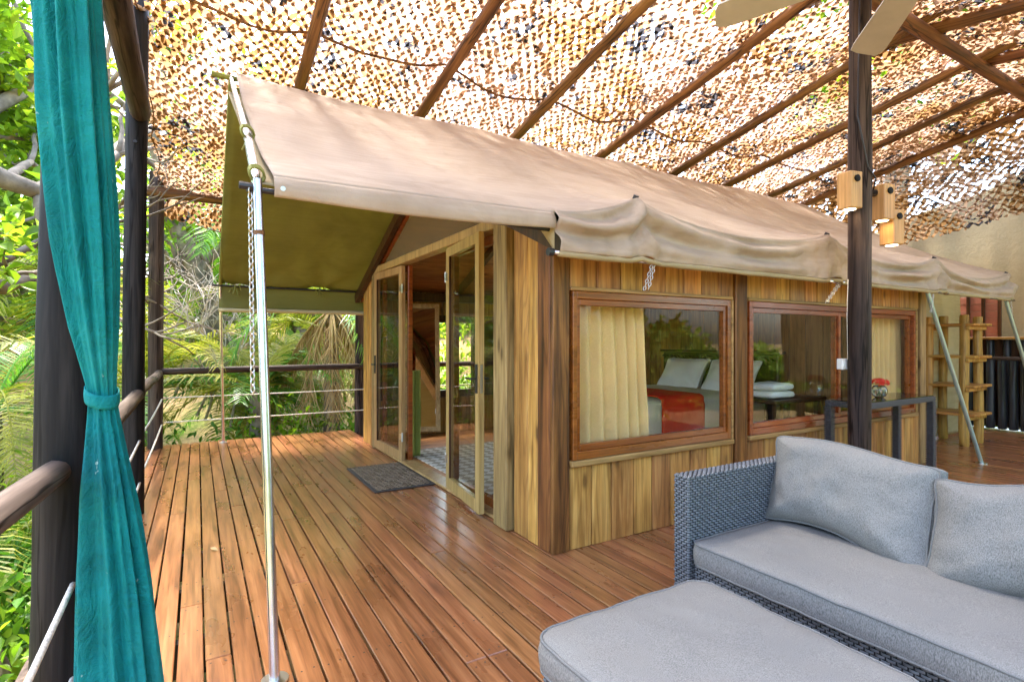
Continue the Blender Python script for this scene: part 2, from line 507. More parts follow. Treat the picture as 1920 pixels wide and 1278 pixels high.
class MB:
    def __init__(s):
        s.v = []
        s.f = []

    def add(s, vs, fs):
        b = len(s.v)
        s.v += [tuple(p) for p in vs]
        s.f += [tuple(i + b for i in f) for f in fs]
        return s

    def box(s, a, b, ch=0.0):
        """axis-aligned box between two corners, with optional chamfer"""
        x0, y0, z0 = (min(a[i], b[i]) for i in range(3))
        x1, y1, z1 = (max(a[i], b[i]) for i in range(3))
        if ch <= 0:
            vs = [(x, y, z) for z in (z0, z1) for x, y in ((x0, y0), (x1, y0), (x1, y1), (x0, y1))]
            return s.add(vs, [(3, 2, 1, 0), (4, 5, 6, 7), (0, 1, 5, 4), (1, 2, 6, 5), (2, 3, 7, 6), (3, 0, 4, 7)])
        c = min(ch, (x1 - x0) * .45, (y1 - y0) * .45, (z1 - z0) * .45)
        pts = []
        idx = {}
        for ix, X in enumerate((x0, x1)):
            for iy, Y in enumerate((y0, y1)):
                for iz, Z in enumerate((z0, z1)):
                    sx, sy, sz = (1 if ix == 0 else -1), (1 if iy == 0 else -1), (1 if iz == 0 else -1)
                    for ax in range(3):
                        p = [X + sx * c, Y + sy * c, Z + sz * c]
                        p[ax] = (X, Y, Z)[ax]
                        idx[(ix, iy, iz, ax)] = len(pts)
                        pts.append(p)
        bm = bmesh.new()
        for p in pts: bm.verts.new(p)
        r = bmesh.ops.convex_hull(bm, input=bm.verts[:])
        bm.verts.index_update()
        vs = [v.co[:] for v in bm.verts]
        fs = [tuple(v.index for v in f.verts) for f in bm.faces]
        bm.free()
        return s.add(vs, fs)

    def obox(s, c, ax, size):
        """oriented box: centre, 3 axis vectors (unit), full sizes"""
        c = Vector(c)
        ax = [Vector(a) for a in ax]
        vs = []
        for k in (-.5, .5):
            for i, j in ((-.5, -.5), (.5, -.5), (.5, .5), (-.5, .5)):
                vs.append(c + ax[0] * size[0] * i + ax[1] * size[1] * j + ax[2] * size[2] * k)
        return s.add(vs, [(3, 2, 1, 0), (4, 5, 6, 7), (0, 1, 5, 4), (1, 2, 6, 5), (2, 3, 7, 6), (3, 0, 4, 7)])

    def tube(s, pts, rad, n=10, cap=True, wob=0.0, seed=0, closed=False):
        pts = [Vector(p) for p in pts]
        m = len(pts)
        if not hasattr(rad, '__len__'): rad = [rad] * m
        rng = random.Random(seed)
        ph = rng.random() * 9
        vs, fs = [], []
        up = None
        for i, p in enumerate(pts):
            if closed:
                t = (pts[(i + 1) % m] - pts[i - 1]).normalized()
            else:
                t = (pts[min(i + 1, m - 1)] - pts[max(i - 1, 0)]).normalized()
            if up is None:
                up = Vector((0, 0, 1)) if abs(t.z) < .9 else Vector((1, 0, 0))
            a = up - t * up.dot(t)
            if a.length < 1e-6: a = t.orthogonal()
            a.normalize()
            up = a
            b = t.cross(a)
            for k in range(n):
                th = 2 * math.pi * k / n
                r = rad[i]
                if wob:
                    r *= 1 + wob * (mnoise.noise(Vector((math.cos(th) * 1.3 + ph, math.sin(th) * 1.3, i * .35 + ph))))
                vs.append(p + (a * math.cos(th) + b * math.sin(th)) * r)
        rng_i = range(m if closed else m - 1)
        for i in rng_i:
            j = (i + 1) % m
            for k in range(n):
                k2 = (k + 1) % n
                fs.append((i * n + k, i * n + k2, j * n + k2, j * n + k))
        if cap and not closed:
            fs.append(tuple(reversed(range(n))))
            fs.append(tuple((m - 1) * n + k for k in range(n)))
        return s.add(vs, fs)

    def build(s, name, mat, parent=None, smooth=False, loc=None, rot=None, kind=None):
        me = bpy.data.meshes.new(name)
        me.from_pydata(s.v, [], s.f)
        me.validate()
        if smooth:
            me.polygons.foreach_set('use_smooth', [True] * len(me.polygons))
        me.materials.append(M[mat] if isinstance(mat, str) else mat)
        o = bpy.data.objects.new(name, me)
        mt = Matrix.Identity(4)
        if rot is not None: mt = (rot.to_matrix().to_4x4() if not isinstance(rot, Matrix) else rot.to_4x4())
        if loc is not None: mt = Matrix.Translation(loc) @ mt
        o.matrix_basis = mt
        if kind: o['kind'] = kind
        if smooth == 'auto':
            try:
                me.set_sharp_from_angle(angle=R(40))
            except Exception:
                pass
        return link(o, parent)


def np_mesh(name, verts, quads=None, tris=None, mat=None, parent=None, smooth=False, loc=(0, 0, 0), kind=None):
    me = bpy.data.meshes.new(name)
    verts = np.asarray(verts, dtype=np.float32).reshape(-1, 3)
    loops, starts, tot = [], [], 0
    parts = []
    if quads is not None and len(quads): parts.append((np.asarray(quads, dtype=np.int32).reshape(-1, 4), 4))
    if tris is not None and len(tris): parts.append((np.asarray(tris, dtype=np.int32).reshape(-1, 3), 3))
    ls, st = [], []
    for arr, k in parts:
        ls.append(arr.ravel())
        st.append(tot + np.arange(len(arr)) * k)
        tot += arr.size
    ls = np.concatenate(ls)
    st = np.concatenate(st).astype(np.int32)
    me.vertices.add(len(verts))
    me.vertices.foreach_set('co', verts.ravel())
    me.loops.add(len(ls))
    me.loops.foreach_set('vertex_index', ls)
    me.polygons.add(len(st))
    me.polygons.foreach_set('loop_start', st)
    if smooth: me.polygons.foreach_set('use_smooth', np.ones(len(st), dtype=bool))
    me.update(calc_edges=True)
    me.materials.append(M[mat])
    o = bpy.data.objects.new(name, me)
    o.matrix_basis = Matrix.Translation(loc)
    if kind: o['kind'] = kind
    return link(o, parent)


def log(name, p0, p1, r0, r1=None, mat='log_dark', parent=None, seed=0, bend=0.012, n=14, seg=12, wob=0.10):
    """a round log whose local Z runs along it"""
    p0, p1 = Vector(p0), Vector(p1)
    L = (p1 - p0).length
    r1 = r0 if r1 is None else r1
    rng = random.Random(seed)
    a, b = rng.uniform(-1, 1) * bend * L / 3, rng.uniform(-1, 1) * bend * L / 3
    f1 = rng.uniform(1, 2)
    pts, rad = [], []
    e = min(0.012, L * .05)
    zs = [0, e] + [L * i / seg for i in range(1, seg)] + [L - e, L]
    for z in zs:
        t = z / L
        pts.append((a * math.sin(math.pi * t * f1), b * math.sin(math.pi * t * f1 + .6) - b * math.sin(.6), z))
        r = r0 + (r1 - r0) * t
        r *= 1 + 0.03 * mnoise.noise(Vector((t * L * 2.1 + seed, seed * 1.7, 0)))
        if z == 0 or z == L: r *= 0.88
        rad.append(r)
    mb = MB().tube(pts, rad, n, True, wob, seed)
    q = (p1 - p0).to_track_quat('Z', 'Y')
    return mb.build(name, mat, parent, smooth='auto', loc=p0, rot=q)


def grid_mesh(name, P, mat, parent=None, closed_u=False, thick=0.0, smooth=True):
    """P: array (nu, nv, 3)"""
    P = np.asarray(P)
    nu, nv = P.shape[:2]
    q = []
    for i in range(nu if closed_u else nu - 1):
        i2 = (i + 1) % nu
        for j in range(nv - 1):
            q.append((i * nv + j, i2 * nv + j, i2 * nv + j + 1, i * nv + j + 1))
    o = np_mesh(name, P.reshape(-1, 3), quads=q, mat=mat, parent=parent, smooth=smooth)
    if thick:
        md = o.modifiers.new('thickness', 'SOLIDIFY')
        md.thickness = thick
        md.offset = 0
    return o

# ------------------------------------------------------------------ ground and deck
rng = random.Random(4)
def ground():
    n = 60
    xs = np.concatenate([np.linspace(-400, -30, 12), np.linspace(-27, 30, 58), np.linspace(34, 400, 12)])
    ys = np.concatenate([np.linspace(-400, -30, 12), np.linspace(-27, 40, 60), np.linspace(45, 500, 14)])
    X, Y = np.meshgrid(xs, ys, indexing='ij')
    Z = -1.7 + 0.25 * np.sin(X * .5 + 1) * np.sin(Y * .37) + 0.12 * np.sin(X * 1.7 + Y * 1.3)
    t = np.clip((Y - 11.5) / 11.0, 0, 1)
    Z += 3.6 * t * t * (3 - 2 * t)
    o = grid_mesh('ground', np.stack([X, Y, Z], -1), 'soil')
    tag(o, kind='structure')
ground()

deck = empty('deck', (0, 0, 0), kind='structure')
BW, PITCH, BT = 0.0988, 0.1085, 0.032
def deck_boards():
    x = -0.62
    k = 0
    nails = MB()
    while x < 11.2:
        x0, x1 = x, x + BW
        if x0 < 2.06: y0, y1 = -0.9, 8.56
        elif x0 < 7.15: y0, y1 = -0.9, 2.93
        else: y0, y1 = 0.4, 5.2
        # lengths: the joints fall on joists 0.6 m apart
        cuts = [y0]
        c = y0 + rng.choice([1.2, 1.8, 2.4, 3.0, 3.6])
        while c < y1 - 0.5:
            cuts.append(c + rng.uniform(-.004, .004))
            c += rng.choice([3.0, 3.6, 4.2])
        cuts.append(y1)
        for a, b in zip(cuts[:-1], cuts[1:]):
            dz = rng.uniform(-.0018, .0018)
            dx = rng.uniform(-.0015, .0015)
            cy = (a + b) / 2
            mb = MB().box((-BW / 2, a - cy + .0015, -BT), (BW / 2, b - cy - .0015, 0), ch=0.0035)
            o = mb.build('deck_board', 'deck', deck, loc=(x + BW / 2 + dx, cy, dz), rot=Euler((0, 0, rng.uniform(-.0006, .0006))).to_quaternion())
            for yy in [a + .04, b - .04] + [j for j in np.arange(math.ceil(a / .6) * .6, b, .6) if a + .1 < j < b - .1]:
                for ox in (.022, BW - .022):
                    px, py = x + ox + rng.uniform(-.004, .004), yy + rng.uniform(-.008, .008)
                    vs = [(px + .0048 * math.cos(t), py + .0048 * math.sin(t), dz + .0012) for t in np.arange(6) * math.pi / 3]
                    nails.add(vs, [tuple(range(6))])
        x += PITCH
        k += 1
    nails.build('screw_heads', 'dark_metal', deck, kind='stuff')
    # joists and rim boards below the boards
    for i, yy in enumerate(np.arange(-0.6, 8.6, 0.6)):
        MB().box((-0.6, yy - .025, -.20), (2.05 if yy > 3 else 7.1, yy + .025, -BT - .002)).build('joist', 'log_dark', deck)
    for yy in np.arange(0.6, 5.3, 0.6):
        MB().box((7.13, yy - .025, -.20), (11.2, yy + .025, -BT - .002)).build('joist', 'log_dark', deck)
    MB().box((-0.66, -0.9, -.24), (-0.625, 8.6, -.03)).build('rim_board', 'log_purple', deck)
    MB().box((-0.66, 8.565, -.24), (2.1, 8.6, -.03)).build('rim_board', 'log_purple', deck)
deck_boards()

# ------------------------------------------------------------------ posts, rails, ropes on the left and back edges
def log_post(loc0, loc1, r, label, mat='log_dark', seed=0, bolts=()):
    o = log('log_post', loc0, loc1, r, r * .94, mat, None, seed, bend=.006, n=18, seg=16)
    tag(o, label, 'post')
    for b in bolts:
        d = Vector((-loc0[0], -loc0[1], 0)).normalized()
        p = Vector(loc0).lerp(Vector(loc1), (b - loc0[2]) / (loc1[2] - loc0[2])) + d * (r * .95)
        MB().tube([p - d * .02, p + d * .008], .013, 8).build('bolt', 'dark_metal', o)
    return o
XL = -0.46
log_post((XL - .02, 2.60, -1.75), (XL + .055, 2.66, 3.35), .092, 'thick dark log post behind the teal curtain', seed=3)
log_post((XL + .0, 5.28, -1.75), (XL + .03, 5.30, 4.25), .080, 'dark log post between the teal curtain and the deck corner', seed=8, bolts=(3.0,))
log_post((XL - .02, 8.37, -1.75), (XL + .0, 8.36, 3.6), .088, 'dark log post at the far deck corner where the rails meet', 'log_purple', seed=11)
log_post((4.66, 2.30, -1.75), (4.63, 2.30, 4.40), .085, 'tall grey brown log post carrying the wooden spotlights', 'log_purple', seed=21)
log_post((10.3, 4.35, -1.75), (10.3, 4.35, 2.95), .09, 'short brown log post rising above the far end of the awning', 'rafter', seed=22)
tag(log('log_crosspiece', (10.34, 4.95, 2.74), (10.18, 4.15, 2.70), .055, .05, 'rafter', None, 23), 'short horizontal log bolted to the brown post beyond the awning', 'log')
log_post((10.1, 2.4, -1.75), (10.1, 2.4, 4.38), .085, 'log post standing under the far end of the roof beam', 'log_purple', seed=24)
log_post((2.2, 8.45, -1.75), (2.2, 8.45, 3.4), .07, 'dark log post behind the tent on the rail line', 'log_purple', seed=26)

def rail(p0, p1, r, label, mat, seed):
    return tag(log('rail_log', p0, p1, r, r * .95, mat, None, seed, bend=.01), label, 'railing', 'log railings round the deck')
rail((XL - .17, 0.2, 0.90), (XL + .03, 2.72, 0.905), .048, 'near grey brown rail log ending on the curtain post', 'rail', 31)
rail((XL + .02, 2.66, 0.93), (XL + .05, 5.33, 0.955), .052, 'grey brown rail log between the curtain post and the next post', 'rail', 32)
rail((XL + .02, 5.24, 0.955), (XL + .03, 8.40, 0.98), .05, 'grey brown rail log running to the far corner post', 'rail', 33)
rail((XL + .04, 8.34, 1.0), (9.0, 8.36, 1.03), .045, 'long dark rail log along the back edge of the deck', 'log_purple', 34)

def rope(p0, p1, label, r=.008, sag=.02):
    p0, p1 = Vector(p0), Vector(p1)
    pts = []
    for i in range(13):
        t = i / 12
        p = p0.lerp(p1, t)
        p.z -= sag * 4 * t * (1 - t)
        pts.append(p)
    o = MB().tube(pts, r, 7).build('rope', 'rope', None, smooth=True)
    tag(o, label, 'rope', 'ropes strung under the rails')
rope((XL + .05, 0.2, 0.42), (XL + .06, 2.66, 0.50), 'upper pale rope running out of the curtain post', .010)
rope((XL + .05, 0.2, 0.10), (XL + .06, 2.66, 0.15), 'lower pale rope at the foot of the curtain post', .010)
rope((XL + .05, 2.60, 0.55), (XL + .06, 5.28, 0.60), 'upper pale rope reaching the post after the curtain', .009)
rope((XL + .05, 2.60, 0.22), (XL + .06, 5.28, 0.26), 'lower pale rope reaching the post after the curtain', .009)
rope((XL + .05, 5.28, 0.60), (XL + .06, 8.37, 0.64), 'upper pale rope reaching the corner post', .009)
rope((XL + .05, 5.28, 0.27), (XL + .06, 8.37, 0.31), 'lower pale rope reaching the corner post', .009)
rope((XL + .02, 8.36, 0.65), (9.0, 8.36, 0.69), 'upper pale rope along the back edge', .008)
rope((XL + .02, 8.36, 0.33), (9.0, 8.36, 0.36), 'lower pale rope along the back edge', .008)

# ------------------------------------------------------------------ roof: beams, rafters, netting
RIDGE_Y, RIDGE_Z, SLOPE = 2.45, 4.515, 0.198
def roof_z(y):
    return RIDGE_Z - SLOPE * abs(y - RIDGE_Y)
tag(log('ridge_beam', (-0.6, 2.40, 4.36), (10.6, 2.40, 4.36), .066, .062, 'rafter', None, 41, bend=.004, seg=24), 'thick brown ridge beam crossing under the upper ends of the rafters', 'beam')
tag(log('wall_plate_log', (XL + .10, 1.0, 3.33), (XL + .06, 5.24, 3.22), .085, .075, 'log_purple', None, 42), 'heavy log with a rounded end lying beside the second post', 'log')
tag(log('eave_log', (XL - .3, 8.30, 3.33), (10.4, 8.30, 3.33), .07, .07, 'rafter', None, 43, bend=.004, seg=24), 'brown eave log under the lower edge of the netting', 'beam')
RX = [.87, 2.13, 3.35, 4.67, 6.09, 7.30, 8.43, 9.53]
names = ['first rafter log seen above the tent peak', 'second rafter log from the tent peak', 'third rafter log from the tent peak',
         'fourth rafter log passing behind the fan blade tip', 'fifth rafter log meeting the beam behind the fan', 'sixth rafter log crossing behind the spotlight post',
         'seventh rafter log above the far end of the tent ridge', 'last rafter log before the dark end of the netting']
for i, x in enumerate(RX):
    j = rng.uniform(-.03, .03)
    tag(log('rafter_log', (x + j, 8.55, roof_z(8.55) + .02), (x - j, 2.12, roof_z(2.12) + .10), .062 + rng.uniform(-.006, .008), .052, 'rafter', None, 50 + i, bend=.008, seg=18, wob=.14), names[i], 'rafter', 'rafters sloping down to the back eave')
    tag(log('rafter_log', (x + .14, 2.85, roof_z(2.85) + .10), (x + .14, -0.1, roof_z(-.1) + .02), .058, .05, 'rafter', None, 70 + i, bend=.008, seg=14),
        'rafter log on the near roof slope above the seats', 'rafter', 'rafters sloping down over the seats')

def netting():
    r = np.random.default_rng(5)
    cu, cv = 0.088, 0.062
    x0, x1, y0, y1 = -0.46, 11.05, 0.1, 8.78
    nu, nv = int((x1 - x0) / cu), int((y1 - y0) / cv)
    I, J = np.meshgrid(np.arange(nu), np.arange(nv), indexing='ij')
    X = x0 + (I + 0.5 * (J % 2)) * cu + r.normal(0, .010, I.shape)
    Y = y0 + J * cv + r.normal(0, .009, I.shape)
    # the outer edge hangs in scallops between its lashings
    X = np.where(I < 4, X + .05 * np.abs(np.sin(Y * 3.1)) * (4 - I) / 4, X)
    rx = np.array([-.4] + RX + [10.9])
    def surf(X, Y):
        k = np.clip(np.searchsorted(rx, X) - 1, 0, len(rx) - 2)
        t = np.clip((X - rx[k]) / (rx[k + 1] - rx[k]), 0, 1)
        Z = RIDGE_Z - SLOPE * np.abs(Y - RIDGE_Y) + .085
        Z -= (0.07 + .03 * np.sin(Y * 1.1 + k)) * 4 * t * (1 - t)
        Z += .025 * np.sin(X * 2.3 + Y * 1.9) + .02 * np.sin(X * 5.1 - Y * 3.3)
        Z += .03 * np.cos((Y - 4.93) * 1.4)
        Z -= np.clip(Y - 8.34, 0, 9) * 0.75
        Z -= np.clip(X - 9.62, 0, 9) * 0.62 + np.clip(X - 10.4, 0, 9) * .5
        return Z
    Z = surf(X, Y) + r.normal(0, .006, I.shape)
    P = np.stack([X, Y, Z], -1)
    id_a, id_b = [], []
    for dj, par in ((1, 0),):
        for odd in (0, 1):
            js = np.arange(odd, nv - 1, 2)
            a = (np.arange(nu)[:, None], js[None, :])
            for di in ((0, -1) if odd == 0 else (0, 1)):
                ii = np.arange(nu)[:, None] + di
                ok = (ii >= 0) & (ii < nu) & np.ones_like(js[None, :], dtype=bool)
                A = (np.broadcast_to(a[0], ok.shape)[ok], np.broadcast_to(a[1], ok.shape)[ok])
                B = (np.broadcast_to(ii, ok.shape)[ok], np.broadcast_to(a[1] + 1, ok.shape)[ok])
                id_a.append(P[A]); id_b.append(P[B])
    A = np.concatenate(id_a); B = np.concatenate(id_b)
    keep = r.random(len(A)) > .035
    A, B = A[keep], B[keep]
    n = len(A)
    D = B - A
    D /= np.linalg.norm(D, axis=1, keepdims=True)
    up = np.tile(np.array([[0., 0, 1]]), (n, 1))
    S = np.cross(D, up)
    S /= np.linalg.norm(S, axis=1, keepdims=True)
    N = np.cross(S, D)
    # density varies: ragged, bunched garlands in patches
    dens = 0.5 + 0.5 * np.sin(A[:, 0] * 1.7 + 1.2 * np.sin(A[:, 1] * 1.3)) * np.sin(A[:, 1] * 2.1 + np.sin(A[:, 0] * .9))
    dens = np.clip(dens + np.clip((A[:, 0] - 3) / 8, 0, .45), 0, 1.3)
    def wv(scale):
        th = r.normal(0, .5, n)
        w = (0.0172 + .0075 * dens + .006 * np.clip(A[:, 0] - 8.3, 0, 1) + r.random(n) ** 2 * .011) * scale
        return (S * np.cos(th)[:, None] + N * np.sin(th)[:, None]) * w[:, None]
    w0, w1, w2 = wv(.75), wv(1.25), wv(.75)
    mid = (A + B) / 2 + r.normal(0, .007, A.shape)
    e = .012
    A2, B2 = A - D * e, B + D * e
    V = np.stack([A2 - w0, A2 + w0, mid - w1, mid + w1, B2 - w2, B2 + w2], 1)
    b = np.arange(n)[:, None] * 6
    q = np.concatenate([b + np.array([[0, 1, 3, 2]]), b + np.array([[2, 3, 5, 4]])])
    # hanging leaf-cut flaps where the garnish is dense
    m = r.random(n) < (.03 + .16 * np.clip(dens - .45, 0, 1))
    c = mid[m]
    k = len(c)
    L = .028 + .035 * r.random(k)
    a1 = r.random(k) * 6.283
    d1 = np.stack([np.cos(a1), np.sin(a1), -.55 - .7 * r.random(k)], -1)
    d1 /= np.linalg.norm(d1, axis=1, keepdims=True)
    s1 = np.stack([-np.sin(a1), np.cos(a1), r.normal(0, .3, k)], -1)
    F = np.stack([c - s1 * .014, c + s1 * .014, c + d1 * L[:, None] + s1 * .012, c + d1 * L[:, None] * .9 - s1 * .015], 1)
    q2 = len(V) * 6 + np.arange(k)[:, None] * 4 + np.array([[0, 1, 2, 3]])
    vs = np.concatenate([V.reshape(-1, 3), F.reshape(-1, 3)])
    o = np_mesh('camouflage_net', vs, quads=np.concatenate([q, q2]), mat='net')
    tag(o, 'beige and black cut cloth camouflage netting stretched over the rafters', 'netting')
    # seam rope under the net
    pts = []
    for i in range(90):
        x = -0.42 + i * 0.116
        pts.append((x, 4.93 + .02 * math.sin(x * 3), float(surf(np.array([x]), np.array([4.93]))[0]) - .02 + .01 * math.sin(x * 9)))
    tag(MB().tube(pts, .013, 6, wob=.4).build('net_seam_rope', 'rafter', None, smooth=True), 'dark yellow seam rope sagging along the netting between the rafters', 'rope')
    pts = [(x, y, float(surf(np.array([x]), np.array([y]))[0])) for x, y in [(XL + .02 + .05 * abs(math.sin(yy * 3.1)), yy) for yy in np.linspace(2.5, 8.7, 120)]]
    tag(MB().tube(pts, .007, 6).build('net_edge_cord', 'rafter', None, smooth=True), 'thin brown cord hemming the scalloped edge of the netting', 'cord')
netting()

# ------------------------------------------------------------------ cabin
XF, YN, XR, YF = 2.0, 2.87, 7.2, 7.51        # front wall, near side wall, rear wall, far side wall
CY = (YN + YF) / 2
EZ, RS = 2.12, 0.44                            # wall top at the eave, cabin roof slope
def cab_z(y):
    return EZ + RS * (y - YN if y < CY else YF - y)
cabin = empty('cabin', (XF, YN, 0), 'pine clad tent cabin with wide windows and glazed doors under the canvas fly', 'cabin')

def vplank(parent, a, b, z0, z1, plane, off, thick, mat, slope=None, name='plank', outward=-1):
    """a vertical plank between coordinates a..b along the wall; plane 'Y' = wall at y=off, 'X' = wall at x=off"""
    c = (a + b) / 2
    hw = (b - a) / 2 - .0036
    za, zb = (z1, z1) if slope is None else (slope(a), slope(b))
    t = thick
    vs = []
    j = rng.uniform(-.0015, .0015)
    for z_l, z_r, lo in ((0, 0, 1), (za - z0, zb - z0, 0)):
        for u, w, zz in ((-hw, 0, z_l), (hw, 0, z_r), (hw, t, z_r), (-hw, t, z_l)):
            w2 = outward * (w + (j if w else 0))
            vs.append((u, w2, zz) if plane == 'Y' else (w2, u, zz))
    fs = [(0, 1, 2, 3), (7, 6, 5, 4), (0, 4, 5, 1), (1, 5, 6, 2), (2, 6, 7, 3), (3, 7, 4, 0)]
    mb = MB().add(vs, fs)
    # small eased edges
    bm = bmesh.new()
    for v in mb.v: bm.verts.new(v)
    bm.verts.ensure_lookup_table()
    for f in mb.f: bm.faces.new([bm.verts[i] for i in f])
    bmesh.ops.recalc_face_normals(bm, faces=bm.faces[:])
    bmesh.ops.bevel(bm, geom=[e for e in bm.edges if abs((e.verts[0].co - e.verts[1].co).normalized().z) > .9], offset=.006, segments=1, affect='EDGES')
    me = bpy.data.meshes.new(name)
    bm.to_mesh(me)
    bm.free()
    me.materials.append(M[mat])
    o = bpy.data.objects.new(name, me)
    o.matrix_basis = Matrix.Translation((c, off, z0) if plane == 'Y' else (off, c, z0))
    return link(o, parent)

def plank_run(parent, a, b, z0, z1, plane, off, thick, mat, w=0.2, slope=None, outward=-1, jit=.035):
    x = a
    while x < b - .02:
        x2 = x + w + rng.uniform(-jit, jit)
        if b - x2 < w * .45: x2 = b
        vplank(parent, x, min(x2, b), z0, z1, plane, off, thick, mat, slope, outward=outward)
        x = x2

def near_side_wall():
    wall = empty('side_wall', (XF, YN, 0), parent=cabin)
    bx = MB()
    yo, yi = YN + .03, YN + .09        # sheathing behind the planks
    WZ0, WZ1 = .60, 1.735
    bx.box((XF + .03, yo, 0.0), (XR, yi, WZ0 - .004)).box((XF + .03, yo, WZ1 + .004), (XR, yi, EZ - .01))
    for x0, x1 in ((XF + .03, 2.155), (3.78, 4.015), (6.965, XR)):
        bx.box((x0, yo, WZ0 - .004), (x1, yi, WZ1 + .004))
    bx.build('sheathing', 'dark_wood', wall)
    # planks under and over the windows
    plank_run(wall, 2.145, 3.83, 0.004, WZ0 - .05, 'Y', YN + .028, .024, 'plank', .205)
    plank_run(wall, 4.0, 7.07, 0.004, WZ0 - .05, 'Y', YN + .028, .024, 'plank', .205)
    plank_run(wall, 2.145, 3.83, WZ1 + .03, EZ + .06, 'Y', YN + .028, .024, 'plank', .205)
    plank_run(wall, 4.0, 7.07, WZ1 + .03, EZ + .06, 'Y', YN + .028, .024, 'plank', .205)
    # corner board, middle and end posts
    vplank(wall, XF - .004, 2.14, 0.004, EZ - .01, 'Y', YN + .028, .034, 'plank_dark', name='corner_board')
    vplank(wall, 3.835, 3.995, 0.004, EZ + .06, 'Y', YN + .028, .040, 'plank_dark', name='wall_post')
    vplank(wall, 7.075, 7.215, 0.004, EZ + .06, 'Y', YN + .028, .040, 'post_wood', name='wall_post')
    return WZ0, WZ1
WZ0, WZ1 = near_side_wall()

def ring(mb, plane_y, x0, x1, z0, z1, w, y0, y1, bottom=None, ws=None):
    """rectangular frame ring of four mitred-looking members between y0 and y1"""
    bt = bottom or w
    ws = ws or w
    mb.box((x0, y0, z0), (x0 + ws, y1, z1), .003)
    mb.box((x1 - ws, y0, z0), (x1, y1, z1), .003)
    mb.box((x0 + ws, y0 + .001, z1 - w), (x1 - ws, y1 - .001, z1), .003)
    mb.box((x0 + ws, y0 + .001, z0), (x1 - ws, y1 - .001, z0 + bt), .003)

def side_window(x0, x1, mull, name_idx, y=YN, sgn=1, trimmed=True):
    win = empty('window', (x0, y, WZ0), parent=cabin)
    m = MB()
    ya, yb = sorted((y - sgn * .012, y + sgn * .06))
    ring(m, y, x0, x1, WZ0, WZ1, .05, ya, yb, .055, .036)
    m.build('frame', 'frame_wood', win)
    m = MB()
    ya, yb = sorted((y + sgn * .004, y + sgn * .05))
    spans = [(x0 + .037, x1 - .037)] if not mull else [(x0 + .037, mull + .03), (mull - .03, x1 - .037)]
    for i, (a, b) in enumerate(spans):
        s = MB()
        oy = sgn * .022 * i
        ring(s, y, a, b, WZ0 + .056, WZ1 - .051, .042, ya + oy, yb + oy, None, .034)
        sash = s.build('sash', 'frame_wood', win)
        MB().box((a + .03, y + sgn * .028 + oy, WZ0 + .092), (b - .03, y + sgn * .033 + oy, WZ1 - .088)).build('pane', 'glass', win)
    if trimmed:
        m = MB()
        ya, yb = sorted((y - sgn * .02, y + sgn * .03))
        m.box((x0 - .02, ya, WZ1 + .003), (x1 + .02, yb, WZ1 + .028), .004)
        m.build('head_trim', 'trim', win)
        MB().box((x0 - .022, ya - .012 * sgn, WZ0 - .042), (x1 + .022, yb, WZ0 - .003), .006).build('sill', 'trim', win)
        MB().box((x1 + .002, ya, WZ0 - .002), (x1 + .024, yb, WZ1 + .002), .003).build('side_trim', 'trim', win)
    return win
side_window(2.160, 3.775, None, 1)
side_window(4.020, 6.960, 5.42, 2)

def front_wall():
    wall = empty('front_wall', (XF, YN, 0), parent=cabin)
    # plank faces look toward -X
    vplank(wall, YN + .03, 3.05, 0.004, 0, 'X', XF + .03, .030, 'plank_dark', slope=lambda y: cab_z(y) - .05)
    vplank(wall, 3.05, 3.18, 0.004, 0, 'X', XF + .03, .026, 'plank', slope=lambda y: cab_z(y) - .05)
    vplank(wall, 3.18, 3.375, 0.004, 0, 'X', XF + .03, .026, 'plank', slope=lambda y: cab_z(y) - .05)
    for a, b in ((7.0, 7.15), (7.15, 7.32), (7.32, 7.49)):
        vplank(wall, a, b, 0.004, 0, 'X', XF + .03, .026, 'plank', slope=lambda y: cab_z(y) - .05)
    MB().add([(XF + .032, YN + .09, 0), (XF + .09, YN + .09, 0), (XF + .09, 3.40, 0), (XF + .032, 3.40, 0),
              (XF + .032, YN + .09, cab_z(YN) - .03), (XF + .09, YN + .09, cab_z(YN) - .03), (XF + .09, 3.40, cab_z(3.4) - .06), (XF + .032, 3.40, cab_z(3.4) - .06)],
             [(3, 2, 1, 0), (4, 5, 6, 7), (0, 1, 5, 4), (1, 2, 6, 5), (2, 3, 7, 6), (3, 0, 4, 7)]).build('sheathing', 'dark_wood', wall)
    MB().add([(XF + .032, 6.99, 0), (XF + .09, 6.99, 0), (XF + .09, YF, 0), (XF + .032, YF, 0),
              (XF + .032, 6.99, cab_z(6.99) - .06), (XF + .09, 6.99, cab_z(6.99) - .06), (XF + .09, YF, cab_z(YF) - .03), (XF + .032, YF, cab_z(YF) - .03)],
             [(3, 2, 1, 0), (4, 5, 6, 7), (0, 1, 5, 4), (1, 2, 6, 5), (2, 3, 7, 6), (3, 0, 4, 7)]).build('sheathing', 'dark_wood', wall)
    m = MB().box((-.05, -.10, 0), (.07, .10, cab_z(3.49) - .06), .006)
    m.build('door_post', 'post_wood', wall, loc=(XF, 3.49, .004))
    m = MB().box((-.02, -.05, 0), (.07, .05, cab_z(6.87) - .06), .006)
    m.build('door_post', 'post_wood', wall, loc=(XF, 6.945, .004))
front_wall()

